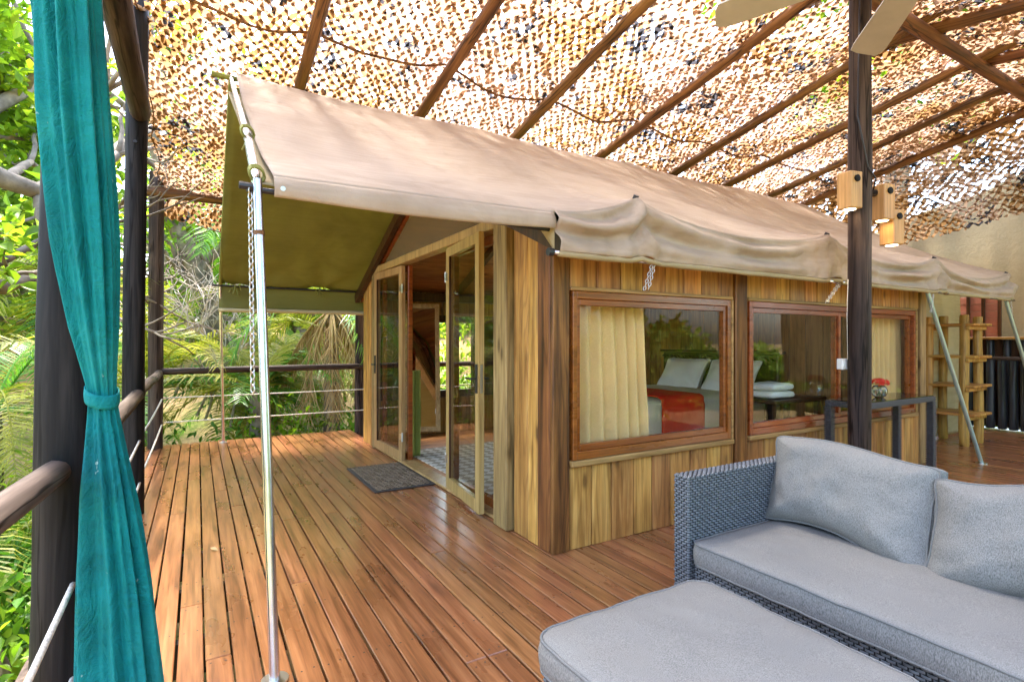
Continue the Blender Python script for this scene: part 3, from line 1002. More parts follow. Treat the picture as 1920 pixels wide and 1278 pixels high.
# header over the doors, threshold, gable
hd = MB().box((1.985, 3.595, 2.275), (2.10, 6.893, 2.36), .006).build('door_header', 'door_wood', cabin)
MB().box((2.00, 3.595, 0.004), (2.16, 6.893, 0.03), .006).build('threshold', 'door_wood', cabin)
def gable():
    g = MB()
    zt = cab_z(CY) - .09
    ys = [3.6, CY, 6.82]
    vs = []
    for x in (2.055, 2.060):
        vs += [(x, 3.6, 2.362), (x, 6.82, 2.362), (x, 6.82, cab_z(6.82) - .09), (x, CY, zt), (x, 3.6, cab_z(3.6) - .09)]
    g.add(vs, [(0, 1, 2, 3, 4), (9, 8, 7, 6, 5)])
    g.build('gable_screen', 'screen', cabin)
    for s in (1, -1):
        y_e = YN - .20 if s > 0 else YF + .20
        for x, w, h, mat in ((1.965, .06, .11, 'dark_wood'), (2.035, .045, .09, 'frame_wood')):
            p0 = Vector((x, y_e, EZ - RS * .20 - .02)); p1 = Vector((x, CY, cab_z(CY) - .02))
            d = (p1 - p0).normalized()
            n = Vector((1, 0, 0)).cross(d)
            MB().obox((p0 + p1) / 2 - n * (0.02 if n.z > 0 else -.02), (Vector((1, 0, 0)), d, n), (w, (p1 - p0).length, h)).build('gable_rafter', mat, cabin)
gable()

def door_leaf(y_hinge, y_free, x_hinge, x_free, x_glass_handle_at_free=True):
    """a glazed leaf between its hinge edge and free edge, standing on the deck"""
    p0, p1 = Vector((x_hinge, y_hinge, 0)), Vector((x_free, y_free, 0))
    d = (p1 - p0).normalized()
    n = Vector((d.y, -d.x, 0))
    if n.x > 0: n = -n                 # outward = toward the porch
    L = (p1 - p0).length
    root = empty('door_leaf', p0, parent=cabin)
    ax = (d, n, Vector((0, 0, 1)))
    m = MB()
    z0, z1, w, t = .035, 2.265, .085, .045
    for a, b, c0, c1 in ((0, w, z0, z1), (L - w, L, z0, z1)):
        m.obox(p0 + d * (a + b) / 2 + Vector((0, 0, (c0 + c1) / 2)), ax, (b - a, t, c1 - c0))
    for c0, c1 in ((z0, z0 + .10), (z1 - w, z1)):
        m.obox(p0 + d * L / 2 + Vector((0, 0, (c0 + c1) / 2)), ax, (L - 2 * w, t - .002, c1 - c0))
    m.build('frame', 'door_wood', root)
    g = MB().obox(p0 + d * L / 2 + Vector((0, 0, (z0 + z1) / 2 + .01)), ax, (L - 2 * w + .02, .006, z1 - z0 - .19))
    g.build('pane', 'glass', root)
    bead = MB()
    for a, b, c0, c1 in ((w, w + .014, z0 + .10, z1 - w), (L - w - .014, L - w, z0 + .10, z1 - w)):
        bead.obox(p0 + d * (a + b) / 2 + n * .012 + Vector((0, 0, (c0 + c1) / 2)), ax, (b - a, .016, c1 - c0))
    bead.build('glazing_bead', 'dark_wood', root)
    # handle on the free stile
    hp = p0 + d * (L - w * .5) + Vector((0, 0, 1.10))
    h = MB()
    for sgn in (1, -1):
        h.obox(hp + n * sgn * (t / 2 + .005), ax, (.032, .010, .23))
        h.tube([hp + n * sgn * (t / 2), hp + n * sgn * (t / 2 + .055)], .009, 8)
        h.tube([hp + n * sgn * (t / 2 + .05), hp + n * sgn * (t / 2 + .05) - d * .13], .0085, 8)
    h.build('handle', 'dark_metal', root)
    k = MB().obox(p1 + Vector((0, 0, 1.10)), ax, (.006, .022, .22))
    k.build('lock_plate', 'chrome', root)
    for z in (.30, 2.0):
        hh = MB().tube([p0 - d * .012 + n * .02 + Vector((0, 0, z - .05)), p0 - d * .012 + n * .02 + Vector((0, 0, z + .05))], .011, 8)
        hh.obox(p0 + d * .02 + n * (t / 2 + .003) + Vector((0, 0, z)), ax, (.06, .006, .07))
        hh.build('hinge', 'chrome', root)
    return root
door_leaf(5.90, 6.84, 2.035, 1.99)          # folded back over the far fixed light
door_leaf(4.63, 3.745, 2.035, 1.93)          # folded back over the near fixed light
def fixed_light(y0, y1):
    root = empty('fixed_light', (2.12, y0, 0), parent=cabin)
    m = MB()
    for a, b in ((y0, y0 + .05), (y1 - .05, y1)):
        m.box((2.09, a, .03), (2.14, b, 2.27), .003)
    m.box((2.091, y0 + .05, .03), (2.139, y1 - .05, .10)).box((2.091, y0 + .05, 2.2), (2.139, y1 - .05, 2.27))
    m.build('frame', 'frame_wood', root)
    MB().box((2.112, y0 + .048, .09), (2.118, y1 - .048, 2.21)).build('pane', 'glass', root)
fixed_light(3.60, 4.66)
fixed_light(5.88, 6.89)

# far and rear walls, floor, ceiling, roof
def back_walls():
    wall = empty('far_wall', (XF, YF, 0), parent=cabin)
    b = MB()
    y0, y1 = YF - .05, YF + .01
    b.box((XF + .1, y0, 0), (XR, y1, WZ0)).box((XF + .1, y0, WZ1), (XR, y1, EZ - .02))
    for a, c in ((XF + .1, 2.5), (3.75, 4.3), (6.0, XR)):
        b.box((a, y0, WZ0), (c, y1, WZ1))
    b.build('sheathing', 'dark_wood', wall)
    plank_run(wall, XF + .1, XR, .03, WZ0 - .05, 'Y', YF - .052, .02, 'inner_plank', .22)
    plank_run(wall, XF + .1, XR, WZ1 + .05, EZ, 'Y', YF - .052, .02, 'inner_plank', .22)
    for a, c in ((2.5, 3.75), (4.3, 6.0)):
        m = MB()
        ring(m, YF, a, c, WZ0, WZ1, .06, YF - .07, YF + .02)
        w = empty('window', (a, YF, WZ0), parent=cabin)
        m.build('frame', 'dark_wood', w)
        MB().box((a + .055, YF - .03, WZ0 + .055), (c - .055, YF - .024, WZ1 - .055)).build('pane', 'glass', w)
    rear = empty('rear_wall', (XR, YN, 0), parent=cabin)
    MB().add([(XR - .05, YN + .1, 0), (XR - .05, YF - .06, 0), (XR - .05, YF - .06, cab_z(YF) - .02), (XR - .05, CY, cab_z(CY) - .02), (XR - .05, YN + .1, cab_z(YN) - .02),
              (XR, YN + .1, 0), (XR, YF - .06, 0), (XR, YF - .06, cab_z(YF) - .02), (XR, CY, cab_z(CY) - .02), (XR, YN + .1, cab_z(YN) - .02)],
             [(0, 1, 2, 3, 4), (9, 8, 7, 6, 5), (0, 5, 6, 1), (1, 6, 7, 2), (4, 9, 5, 0)]).build('sheathing', 'dark_wood', rear)
    plank_run(rear, YN + .1, YF - .06, .03, 2.1, 'X', XR - .052, .02, 'inner_plank', .24)
    MB().box((XF + .10, YN + .09, .002), (XR - .05, YF - .05, .022)).build('floor', 'inner_wood', cabin)
    # boarded ceiling following the roof slope on both sides
    for side in (1, -1):
        ye = YN + .03 if side > 0 else YF - .0
        nb = 14
        for i in range(nb):
            a = ye + (CY - ye) * i / nb
            b_ = ye + (CY - ye) * (i + 1) / nb
            za, zb = cab_z(a), cab_z(b_)
            e = .004 if side > 0 else -.004
            vs = [(2.10, a + e, za), (XR, a + e, za), (XR, b_ - e, zb), (2.10, b_ - e, zb)]
            vs += [(x, y, z + .018) for x, y, z in vs]
            MB().add(vs, [(3, 2, 1, 0), (4, 5, 6, 7), (0, 1, 5, 4), (1, 2, 6, 5), (2, 3, 7, 6), (3, 0, 4, 7)]).build('ceiling_board', 'inner_wood', cabin)
    for x in (3.4, 4.9, 6.4):
        for side in (1, -1):
            ye = YN + .1 if side > 0 else YF - .08
            p0, p1 = Vector((x, ye, cab_z(ye) - .05)), Vector((x, CY, cab_z(CY) - .05))
            d = (p1 - p0).normalized()
            MB().obox((p0 + p1) / 2, (Vector((1, 0, 0)), d, Vector((1, 0, 0)).cross(d)), (.07, (p1 - p0).length, .09)).build('ceiling_rafter', 'dark_wood', cabin)
    MB().box((XF + .1, YF - .16, EZ - .14), (XR - .06, YF - .08, EZ - .02)).build('wall_beam', 'dark_wood', cabin)
    rf = MB()
    zt = .03
    rf.add([(XF - .02, YN - .18, EZ - .18 * RS + zt), (XR + .15, YN - .18, EZ - .18 * RS + zt), (XR + .15, CY, cab_z(CY) + zt), (XF - .02, CY, cab_z(CY) + zt),
            (XF - .02, YF + .18, EZ - .18 * RS + zt), (XR + .15, YF + .18, EZ - .18 * RS + zt)], [(0, 1, 2, 3), (3, 2, 5, 4)])
    r = rf.build('roof', 'olive', cabin)
    md = r.modifiers.new('thickness', 'SOLIDIFY'); md.thickness = .012; md.offset = 1
back_walls()

# ------------------------------------------------------------------ canvas fly over the cabin and porch
FR_Z, FE_Y, FE_Z = 3.72, 2.65, 2.15
BUMPS = [(1.86, 2.19), (2.54, 2.365), (4.83, 2.35), (6.91, 2.30), (8.92, 2.27)]
HEM_Z = 1.935
fly = empty('tent_fly', (.3, CY, 0), 'large beige canvas fly sheet with scalloped awning over the cabin', 'tent canopy')

def fold_z(x):
    if x <= BUMPS[0][0]: return FE_Z + .015 * (x - .3)
    for (xa, za), (xb, zb) in zip(BUMPS[:-1], BUMPS[1:]):
        if x <= xb:
            t = (x - xa) / (xb - xa)
            s = .155 if xb - xa > 1.2 else .05
            return za + (zb - za) * t - s * (4 * t * (1 - t)) ** .75
    return BUMPS[-1][1]
def base_z(x):
    return FE_Z + (.03 if x > 1.86 else .015 * (x - .3))
def nz(a, b, c=0.0):
    return mnoise.noise(Vector((a, b, c)))

def fly_near():
    nu, nv = 220, 46
    P = np.zeros((nu, nv, 3))
    for i in range(nu):
        s = i / (nu - 1)
        for j in range(nv):
            t = j / (nv - 1)                       # 0 ridge, 1 eave fold
            xr, xe = .285 + s * 9.1, .30 + s * 8.62
            x = xr + (xe - xr) * t
            y = CY + (FE_Y - CY) * t
            rz = FR_Z - .035 * math.sin(math.pi * min(1, s * 4 % 1)) - .02 * s
            if s > .93: rz -= (s - .93) * 2.0
            z = rz + (base_z(x) - rz) * t + (fold_z(x) - base_z(x)) * t ** 7
            z -= .10 * math.sin(math.pi * t) * (.6 + .4 * math.sin(x * 1.1 + 1))      # slack
            w = math.sin(math.pi * t) ** .5
            z += .030 * w * nz(x * 1.1, t * 2.5) + .014 * w * nz(x * 3, t * 4 + x * 1.2, 3) + .006 * w * nz(x * 9, t * 5 + x * 3, 8) - .016 * w * max(0, .22 - abs(nz(x * 1.7 + t * 2.2, t * 5 - x * .8, 14)))
            # creases that fan out from the pole tips
            for bx, _ in BUMPS[1:]:
                dx = x - bx
                if abs(dx) < .9 and t > .6:
                    z += .010 * math.cos(dx * 26) * math.exp(-abs(dx) * 3.2) * (t - .6) / .4 * (1 - t) * 6
            P[i, j] = (x, y, z)
    grid_mesh('roof_sheet', P, 'canvas', fly, thick=.004)
    # short flap turned down along the porch eave
    nu, nv = 40, 9
    P = np.zeros((nu, nv, 3))
    for i in range(nu):
        x = .30 + (1.85 - .30) * i / (nu - 1)
        for j in range(nv):
            a = j / (nv - 1)
            z = fold_z(x) - .012 - .085 * a - .02 * math.sin(math.pi * i / (nu - 1)) * a
            y = FE_Y - .032 * math.sin(a * math.pi * .75) + .006 * nz(x * 5, a * 2)
            P[i, j] = (x, y - .002, z + .012 * (1 - a))
    fl = grid_mesh('porch_flap', P, 'canvas', fly, thick=.004)
    MB().tube([(.335, FE_Y - .034, FE_Z - .06), (.335, FE_Y - .040, FE_Z - .06)], .011, 12).build('grommet', 'chrome', fl)
    # scalloped awning drop
    nu, nv = 300, 26
    P = np.zeros((nu, nv, 3))
    for i in range(nu):
        x = 1.862 + (8.92 - 1.862) * i / (nu - 1)
        zf = fold_z(x)
        gat = 0.0
        for bx, _ in BUMPS[1:]:
            gat = max(gat, math.exp(-((x - bx) / .07) ** 2))
        for j in range(nv):
            v = j / (nv - 1)
            z = zf + (HEM_Z - zf) * v + .022 * gat * v
            y = FE_Y - .004 - .055 * math.sin(math.pi * v * .55) * (1 - .5 * gat)
            y -= .055 * gat * math.sin(math.pi * v * .8)
            y += .030 * (nz(x * 2.6, v * 1.1, 7) * (.3 + .7 * math.sin(math.pi * v))) + .010 * nz(x * 9, v * 2, 2)
            sp = [(p, q) for (p, _), (q, _) in zip(BUMPS[:-1], BUMPS[1:]) if p <= x <= q + 1e-6]
            if sp:
                tt = (x - sp[0][0]) / (sp[0][1] - sp[0][0])
                sw_ = v - .42 * 4 * tt * (1 - tt) * (1 - v) + .10 * nz(x * 1.4, v, 6)
                y += .040 * math.sin(sw_ * 8.5 + 1.7 * sp[0][0]) * math.sin(math.pi * v) ** .6 * (.35 + .9 * abs(nz(x * .9, v * 1.3, 11)) * 2)
            for bx, _ in BUMPS[1:]:
                dx = x - bx
                y += .030 * math.cos(dx * 30 + 1.6 * v) * math.exp(-abs(dx) * 4.5) * (.3 + .7 * v) * (0 if abs(dx) < .02 else 1)
                # pull lines sagging across the span
                z += .016 * math.cos(dx * 30) * math.exp(-abs(dx) * 6) * math.sin(math.pi * v)
            y += .05 * max(0, .16 - abs(nz(x * 2.3 + v * .8, v * 2.2 - x * .5, 17))) * math.sin(math.pi * v)
            P[i, j] = (x, y, z)
    grid_mesh('awning_drop', P, 'canvas', fly, thick=.004)
    hem = [tuple(P[i, -1] + np.array([0, .012, -.014])) for i in range(0, nu, 4)] + [tuple(P[-1, -1] + np.array([0, .012, -.014]))]
    MB().tube(hem, .019, 8, wob=.25).build('hem_pocket', 'canvas_inner', fly, smooth=True)
    MB().tube([(1.80, 2.615, HEM_Z - .005), (8.98, 2.605, HEM_Z - .02)], .013, 8).build('hem_pipe', 'steel', fly, smooth=True)
    MB().tube([(1.79, 2.615, HEM_Z - .006), (1.825, 2.615, HEM_Z - .006)], .024, 10).build('pipe_cap', 'dark_metal', fly)
    # canvas end patch with rope lacing where porch eave turns into awning
    e = np.zeros((6, 8, 3))
    for i in range(6):
        for j in range(8):
            a, v = i / 5, j / 7
            e[i, j] = (1.861 + .03 * math.sin(v * 9) * a * .3, FE_Y + .0 + a * .24, fold_z(1.87) + a * .10 - v * (.24 - .14 * a))
    grid_mesh('end_patch', e, 'canvas_inner', fly, thick=.004)
    for bx, bz in BUMPS[1:]:
        MB().tube([(bx, FE_Y + .03, bz - .02), (bx, FE_Y + .01, bz + .012)], .020, 10).build('pole_tip', 'dark_metal', fly)
        MB().tube([(bx, FE_Y + .02, bz - .015), (bx, 2.95, bz + .0), (bx, 3.3, 2.42)], .014, 8).build('awning_rod', 'steel', fly, smooth=True)
fly_near()

def fly_inner():
    # inner near sheet whose edge shows at the front of the porch
    nu, nv = 40, 30
    P = np.zeros((nu, nv, 3))
    for i in range(nu):
        for j in range(nv):
            s, t = i / (nu - 1), j / (nv - 1)
            x = .225 + s * 1.75 + .03 * math.sin(math.pi * t) * (1 - s)
            y = CY - .02 + (FE_Y + .06 - CY) * t
            z = 3.53 + (2.115 - 3.53) * t - .05 * math.sin(math.pi * t) + .012 * nz(x * 3, t * 4, 5)
            P[i, j] = (x, y, z)
    grid_mesh('inner_sheet', P, 'canvas_inner', fly, thick=.003)
    # far slope, olive from below
    nu, nv = 110, 40
    P = np.zeros((nu, nv, 3))
    ties = (.42, 1.45, 2.6, 4.0, 5.5)
    for i in range(nu):
        for j in range(nv):
            s, t = i / (nu - 1), j / (nv - 1)
            x = .235 + s * 8.8
            y = CY + .02 + (7.73 - CY) * t
            z = 3.60 + (2.14 - 3.60) * t - .06 * math.sin(math.pi * t)
            z += .016 * nz(x * 1.6, t * 2.2, 9) * math.sin(math.pi * t) ** .5 + .006 * nz(x * 6, t * 5, 1)
            for tx in ties:
                dx = x - tx
                a = math.atan2(dx, (1.02 - t) * 2.9)
                rr = math.hypot(dx, (1.02 - t) * 2.9)
                z += .05 * math.cos(a * 7) * math.exp(-rr * 1.7) * min(1, rr * 4)
            P[i, j] = (x, y, z)
    grid_mesh('far_sheet', P, 'olive', fly, thick=.003)
    # far drop below the eave pipe
    nu, nv = 110, 12
    P = np.zeros((nu, nv, 3))
    for i in range(nu):
        for j in range(nv):
            s, v = i / (nu - 1), j / (nv - 1)
            x = .235 + s * 8.8
            P[i, j] = (x, 7.745 + .02 * math.sin(v * 3) + .018 * nz(x * 2.2, v * 1.5, 4) * v, 2.12 - v * .30 + .012 * nz(x * 3, 0, 8))
    grid_mesh('far_drop', P, 'olive', fly, thick=.003)
    hem = [(x, 7.75 + .01 * math.sin(x * 3), 1.80 + .014 * nz(x * 3, 0, 8)) for x in np.linspace(.235, 9.0, 60)]
    MB().tube(hem, .028, 6, wob=.2).build('far_hem', 'pale_canvas', fly, smooth=True)
    for tx in ties[:3]:
        m = MB()
        for k in range(5):
            a = k * 1.26 + tx
            m.tube([(tx, 7.70, 2.10), (tx + .05 * math.cos(a), 7.67 + .02 * math.sin(a), 2.10 + .04 * math.sin(a) - .02 * k % 3), (tx + .07 * math.cos(a), 7.67, 2.05 - .015 * k)], .008, 5)
        m.build('tie_tape', 'olive_tie', fly, smooth=True)
fly_inner()

frame = empty('tent_pipework', (.25, CY, 0), 'tubular steel tent frame with ridge pipe and rafter pipes at the porch front', 'tent frame')
def pipe(parent, pts, r, name, mat='steel'):
    return MB().tube(pts, r, 12).build(name, mat, parent, smooth='auto')
pipe(frame, [(.10, CY, 3.665), (9.2, CY, 3.60)], .022, 'ridge_pipe', 'olive_tie')
pipe(frame, [(.232, FE_Y + .01, 2.10), (.238, 3.3, 2.55)], .022, 'rafter_pipe')
pipe(frame, [(.238, 3.25, 2.517), (.25, CY, 3.66)], .018, 'rafter_pipe')
pipe(frame, [(.25, CY, 3.66), (.25, 7.74, 2.11)], .020, 'rafter_pipe', 'olive_tie')
pipe(frame, [(.16, 7.72, 2.105), (9.0, 7.72, 2.09)], .014, 'eave_pipe', 'dark_metal')
pipe(frame, [(.19, FE_Y + .02, 2.085), (2.1, FE_Y + .06, 2.085)], .014, 'eave_pipe', 'dark_metal')
for yy, zz in ((2.72, 2.16), (3.25, 2.53)):
    m = MB()
    for k in range(4):
        m.tube([(.236 + .034 * math.cos(a), yy + .014 * (k - 1.5) + .02 * math.cos(a), zz + .034 * math.sin(a) + .008 * k) for a in np.linspace(0, 6.28, 12)], .006, 5, closed=True)
    m.tube([(.24, yy - .02, zz - .02), (.21, yy - .03, zz - .10)], .007, 5)
    m.build('tie_tape', 'olive_tie', frame, smooth=True)

def steel_pole(pts, r, label, group=None, foot=True, joint=None, mat='steel'):
    root = empty('steel_pole', pts[0], label, 'pole', 'steel poles holding up the canvas')
    p0, p1 = Vector(pts[0]), Vector(pts[-1])
    if joint:
        pm = p0.lerp(p1, joint)
        pipe(root, [p0, pm], r, 'lower_tube')
        pipe(root, [pm - (p1 - p0) * .01, p1], r * .92, 'upper_tube')
        pipe(root, [pm - (p1 - p0).normalized() * .012, pm + (p1 - p0).normalized() * .008], r * 1.12, 'joint_collar', 'rafter')
    else:
        pipe(root, [p0, p1], r, 'tube', mat)
    if foot:
        MB().tube([p0 + Vector((0, 0, .002)), p0 + Vector((0, 0, .010))], r * 2.6, 18).build('foot_plate', 'chrome', root)
    return root
steel_pole([(.275, 2.39, 0), (.232, 2.645, 2.125)], .0205, 'tall shiny steel pole at the near porch corner', joint=.885)
steel_pole([(.31, 8.36, 0), (.25, 7.74, 2.10)], .019, 'thin steel pole at the far porch corner')
steel_pole([(7.74, 2.53, 0), (6.62, 2.62, 1.93)], .021, 'leaning pale green steel pole with its foot on the deck beside the ladder shelf', mat='pale_green_metal')
steel_pole([(9.86, 2.50, 0), (8.76, 2.62, 1.90)], .021, 'leaning pale green steel pole under the very end of the awning', mat='pale_green_metal')

def chain(p0, p1, label, r=.0022, ln=.026, sag=0.0):
    p0, p1 = Vector(p0), Vector(p1)
    L = (p1 - p0).length
    n = max(3, int(L / (ln * .78)))
    m = MB()
    for k in range(n):
        t = (k + .5) / n
        c = p0.lerp(p1, t)
        c.z -= sag * 4 * t * (1 - t)
        d = (p1 - p0).normalized()
        a = d.orthogonal().normalized()
        if k % 2: a = d.cross(a)
        pts = [c + d * (math.cos(th) * ln * .5) + a * (math.sin(th) * ln * .3) for th in np.linspace(0, 2 * math.pi, 9)[:-1]]
        m.tube(pts, r, 5, closed=True)
    o = m.build('chain', 'chrome', None, smooth=True)
    tag(o, label, 'chain', 'chains hanging from the canvas edge')
    return o
chain((.205, 2.66, 2.09), (.215, 2.66, 1.17), 'long thin chain hanging beside the near steel pole', .0036, .036)
bolt = MB().tube([(.16, 2.665, 2.095), (.225, 2.665, 2.095)], .017, 10).build('hook_bolt', 'dark_metal', frame)
chain((2.63, 2.60, 1.93), (2.57, 2.62, 1.74), 'short looped chain below the first awning bump', .0030, .030)
chain((2.66, 2.60, 1.95), (2.60, 2.61, 1.745), 'second strand of chain below the first awning bump', .0030, .030)
chain((4.90, 2.60, 1.92), (4.72, 2.62, 1.73), 'short chain slanting below the second awning bump', .0030, .030)
chain((4.95, 2.60, 1.93), (4.75, 2.62, 1.74), 'second strand of chain below the second awning bump', .0030, .030)
chain((6.72, 2.60, 1.90), (6.66, 2.60, 1.70), 'short chain beside the leaning pole at the third awning bump', .0030, .030)
chain((8.85, 2.60, 1.90), (8.92, 2.60, 1.62), 'short chain at the very end of the awning', .0030, .030)

# ------------------------------------------------------------------ teal curtain on the near post
def teal_curtain():
    root = empty('curtain', (-.33, 2.42, 0), 'teal cloth curtain gathered and tied beside the near log post', 'curtain')
    ctl = [(3.24, .094, .075, -.410, 2.390), (2.65, .094, .075, -.395, 2.395), (2.2, .097, .078, -.376, 2.405), (1.75, .092, .07, -.348, 2.415), (1.45, .070, .056, -.325, 2.43), (1.26, .044, .042, -.306, 2.447),
           (1.20, .038, .038, -.301, 2.45), (1.12, .046, .042, -.298, 2.448), (.85, .080, .056, -.284, 2.435), (.5, .112, .07, -.264, 2.425), (.14, .135, .082, -.247, 2.41), (.03, .138, .085, -.243, 2.41)]
    zs = [c[0] for c in ctl][::-1]
    def at(z, k):
        return float(np.interp(z, zs, [c[k] for c in ctl][::-1]))
    nu, nv = 240, 130
    P = np.zeros((nu, nv, 3))
    Rv = np.array([.861, -.508, 0]); Fv = np.array([.508, .861, 0])
    for j in range(nv):
        z = 3.24 - (3.24 - .03) * j / (nv - 1)
        w, dp, cx, cy = (at(z, k) for k in (1, 2, 3, 4))
        free = min(1, abs(z - 1.2) / .45)
        for i in range(nu):
            th = 2 * math.pi * i / nu
            pl = .11 * math.sin(9 * th + .8 * math.sin(z * 1.3)) + .075 * math.sin(16 * th + 1.7 + z * .5) + .05 * math.sin(5 * th - z * .9)
            pl *= (.55 + .6 * free)
            pl += .06 * nz(math.cos(th) * 2, math.sin(th) * 2, z * 1.2) * free + .02 * nz(math.cos(th) * 5, math.sin(th) * 5 + 3, z * 4)
            p = np.array([cx, cy, z]) + Rv * w * math.cos(th) * (1 + pl) + Fv * dp * math.sin(th) * (1 + pl * 1.4)
            P[i, j] = p
    grid_mesh('cloth', P, 'teal', root, closed_u=True)
    B = np.zeros((60, 7, 3))
    for i in range(60):
        th = 2 * math.pi * i / 60
        for j in range(7):
            a = j / 6
            z = 1.225 - .05 * a + .012 * math.sin(th)
            k = 1.10 + .05 * math.sin(math.pi * a)
            B[i, j] = np.array([-.301, 2.45, z - .02 * math.cos(th)]) + Rv * .045 * math.cos(th) * k + Fv * .045 * math.sin(th) * k
    grid_mesh('tie_band', B, 'teal', root, closed_u=True, thick=.004)
teal_curtain()

# ------------------------------------------------------------------ outdoor sofa and ottoman
def weave(m, o, u, v, n, w, h, sl=.036, sh=.0125):
    o, u, v, n = Vector(o), Vector(u), Vector(v), Vector(n)
    rows = max(1, int(h / sh)); sh = h / rows
    cols = max(1, round(w / sl)); sl = w / cols
    for r in range(rows):
        off = (r % 2) * .5
        for c in range(-1, cols + 1):
            a, b = (c + off) * sl + .0028, (c + 1 + off) * sl - .0028
            a, b = max(a, 0), min(b, w)
            if b - a < .006: continue
            vs = []
            z0, z1 = r * sh + .0015, (r + 1) * sh - .0015
            for t, bulge in ((0, -.001), (.25, .0058), (.75, .0058), (1, -.001)):
                for z, bb in ((z0, .55), ((z0 + z1) / 2, 1), (z1, .55)):
                    vs.append(o + u * (a + (b - a) * t) + v * z + n * (bulge * bb))
            fs = []
            for k in range(3):
                for q in range(2):
                    fs.append((k * 3 + q, k * 3 + 3 + q, k * 3 + 4 + q, k * 3 + 1 + q))
            m.add(vs, fs)

def weave_box(root, a, b, name, faces='xXyYZ', flip=False):
    """woven block: dark core plus woven skins on the named faces"""
    x0, y0, z0 = a; x1, y1, z1 = b
    c = .004
    core = MB().box((x0 + c, y0 + c, z0 + c), (x1 - c, y1 - c, z1 - c)).build(name, 'wicker_back', root)
    m = MB()
    X, Y, Z = Vector((1, 0, 0)), Vector((0, 1, 0)), Vector((0, 0, 1))
    if 'x' in faces: weave(m, (x0 + .003, y1, z0), -Y, Z, -X, y1 - y0, z1 - z0)
    if 'X' in faces: weave(m, (x1 - .003, y0, z0), Y, Z, X, y1 - y0, z1 - z0)
    if 'y' in faces: weave(m, (x0, y0 + .003, z0), X, Z, -Y, x1 - x0, z1 - z0)
    if 'Y' in faces: weave(m, (x1, y1 - .003, z0), -X, Z, Y, x1 - x0, z1 - z0)
    if 'Z' in faces:
        if x1 - x0 >= y1 - y0: weave(m, (x0, y0, z1 - .003), X, Y, Z, x1 - x0, y1 - y0)
        else: weave(m, (x0, y1, z1 - .003), -Y, X, Z, y1 - y0, x1 - x0)
    o = m.build('woven_strands', 'wicker', core, smooth=True)
    o['kind'] = 'stuff'
    return core

def cushion(name, parent, centre, axes, size, rp=.05, edge=.5, puff=.02, bulge=.012, n=26, mat='cushion', seed=0, crumple=.006, pipe_r=.0055, ear=0.0, label=None, pinch=6, warp=None):
    """box cushion: axes = (width, depth, thickness) directions"""
    a, b, h = size[0] / 2, size[1] / 2, size[2] / 2
    c = Vector(centre)
    A = [Vector(x) for x in axes]
    bm = bmesh.new()
    bmesh.ops.create_cube(bm, size=2)
    bmesh.ops.subdivide_edges(bm, edges=bm.edges[:], cuts=n, use_grid_fill=True)
    e = h * edge
    def sq(u, v):
        q = Vector((u * a, v * b))
        cl = Vector((max(-(a - rp), min(a - rp, q.x)), max(-(b - rp), min(b - rp, q.y))))
        d = q - cl
        if d.length > 1e-6:
            d = d * (max(abs(d.x), abs(d.y)) / d.length)
            q = cl + d
        return q
    def place(u, v, w):
        m = max(abs(u), abs(v))
        q = sq(u, v)
        if ear:
            k = ear * (abs(u) ** 4) * (abs(v) ** 4) - ear * .55 * (abs(u) ** 4 * (1 - v * v) + abs(v) ** 4 * (1 - u * u))
            q = q * (1 + k)
        side = max(0, (m - .9) / .1)
        z = w * (h - e * m ** pinch) + (w * puff * (1 - u * u) * (1 - v * v))
        if m > .999:
            q = q * (1 + bulge * (1 - w * w) / max(a, b))
        p = Vector((q.x, q.y, z))
        s = crumple
        p.z += s * (mnoise.noise(Vector((q.x * 7 + seed, q.y * 7, w * 2))) + .6 * mnoise.noise(Vector((q.x * 17 + seed, q.y * 15, w * 3))))
        if warp: p = warp(p, u, v)
        return c + A[0] * p.x + A[1] * p.y + A[2] * p.z
    for vt in bm.verts:
        vt.co = place(*vt.co)
    bmesh.ops.recalc_face_normals(bm, faces=bm.faces[:])
    me = bpy.data.meshes.new(name)
    bm.to_mesh(me); bm.free()
    me.polygons.foreach_set('use_smooth', [True] * len(me.polygons))
    me.materials.append(M[mat])
    o = bpy.data.objects.new(name, me)
    link(o, parent)
    if pipe_r:
        ws = (1, -1) if edge < .9 else (0,)
        for w in ws:
            pts = []
            k = 28
            for i in range(k): pts.append(place(-1 + 2 * i / k, -1, w))
            for i in range(k): pts.append(place(1, -1 + 2 * i / k, w))
            for i in range(k): pts.append(place(1 - 2 * i / k, 1, w))
            for i in range(k): pts.append(place(-1, 1 - 2 * i / k, w))
            MB().tube(pts, pipe_r, 6, closed=True).build('piping', 'piping', o, smooth=True)
    return o

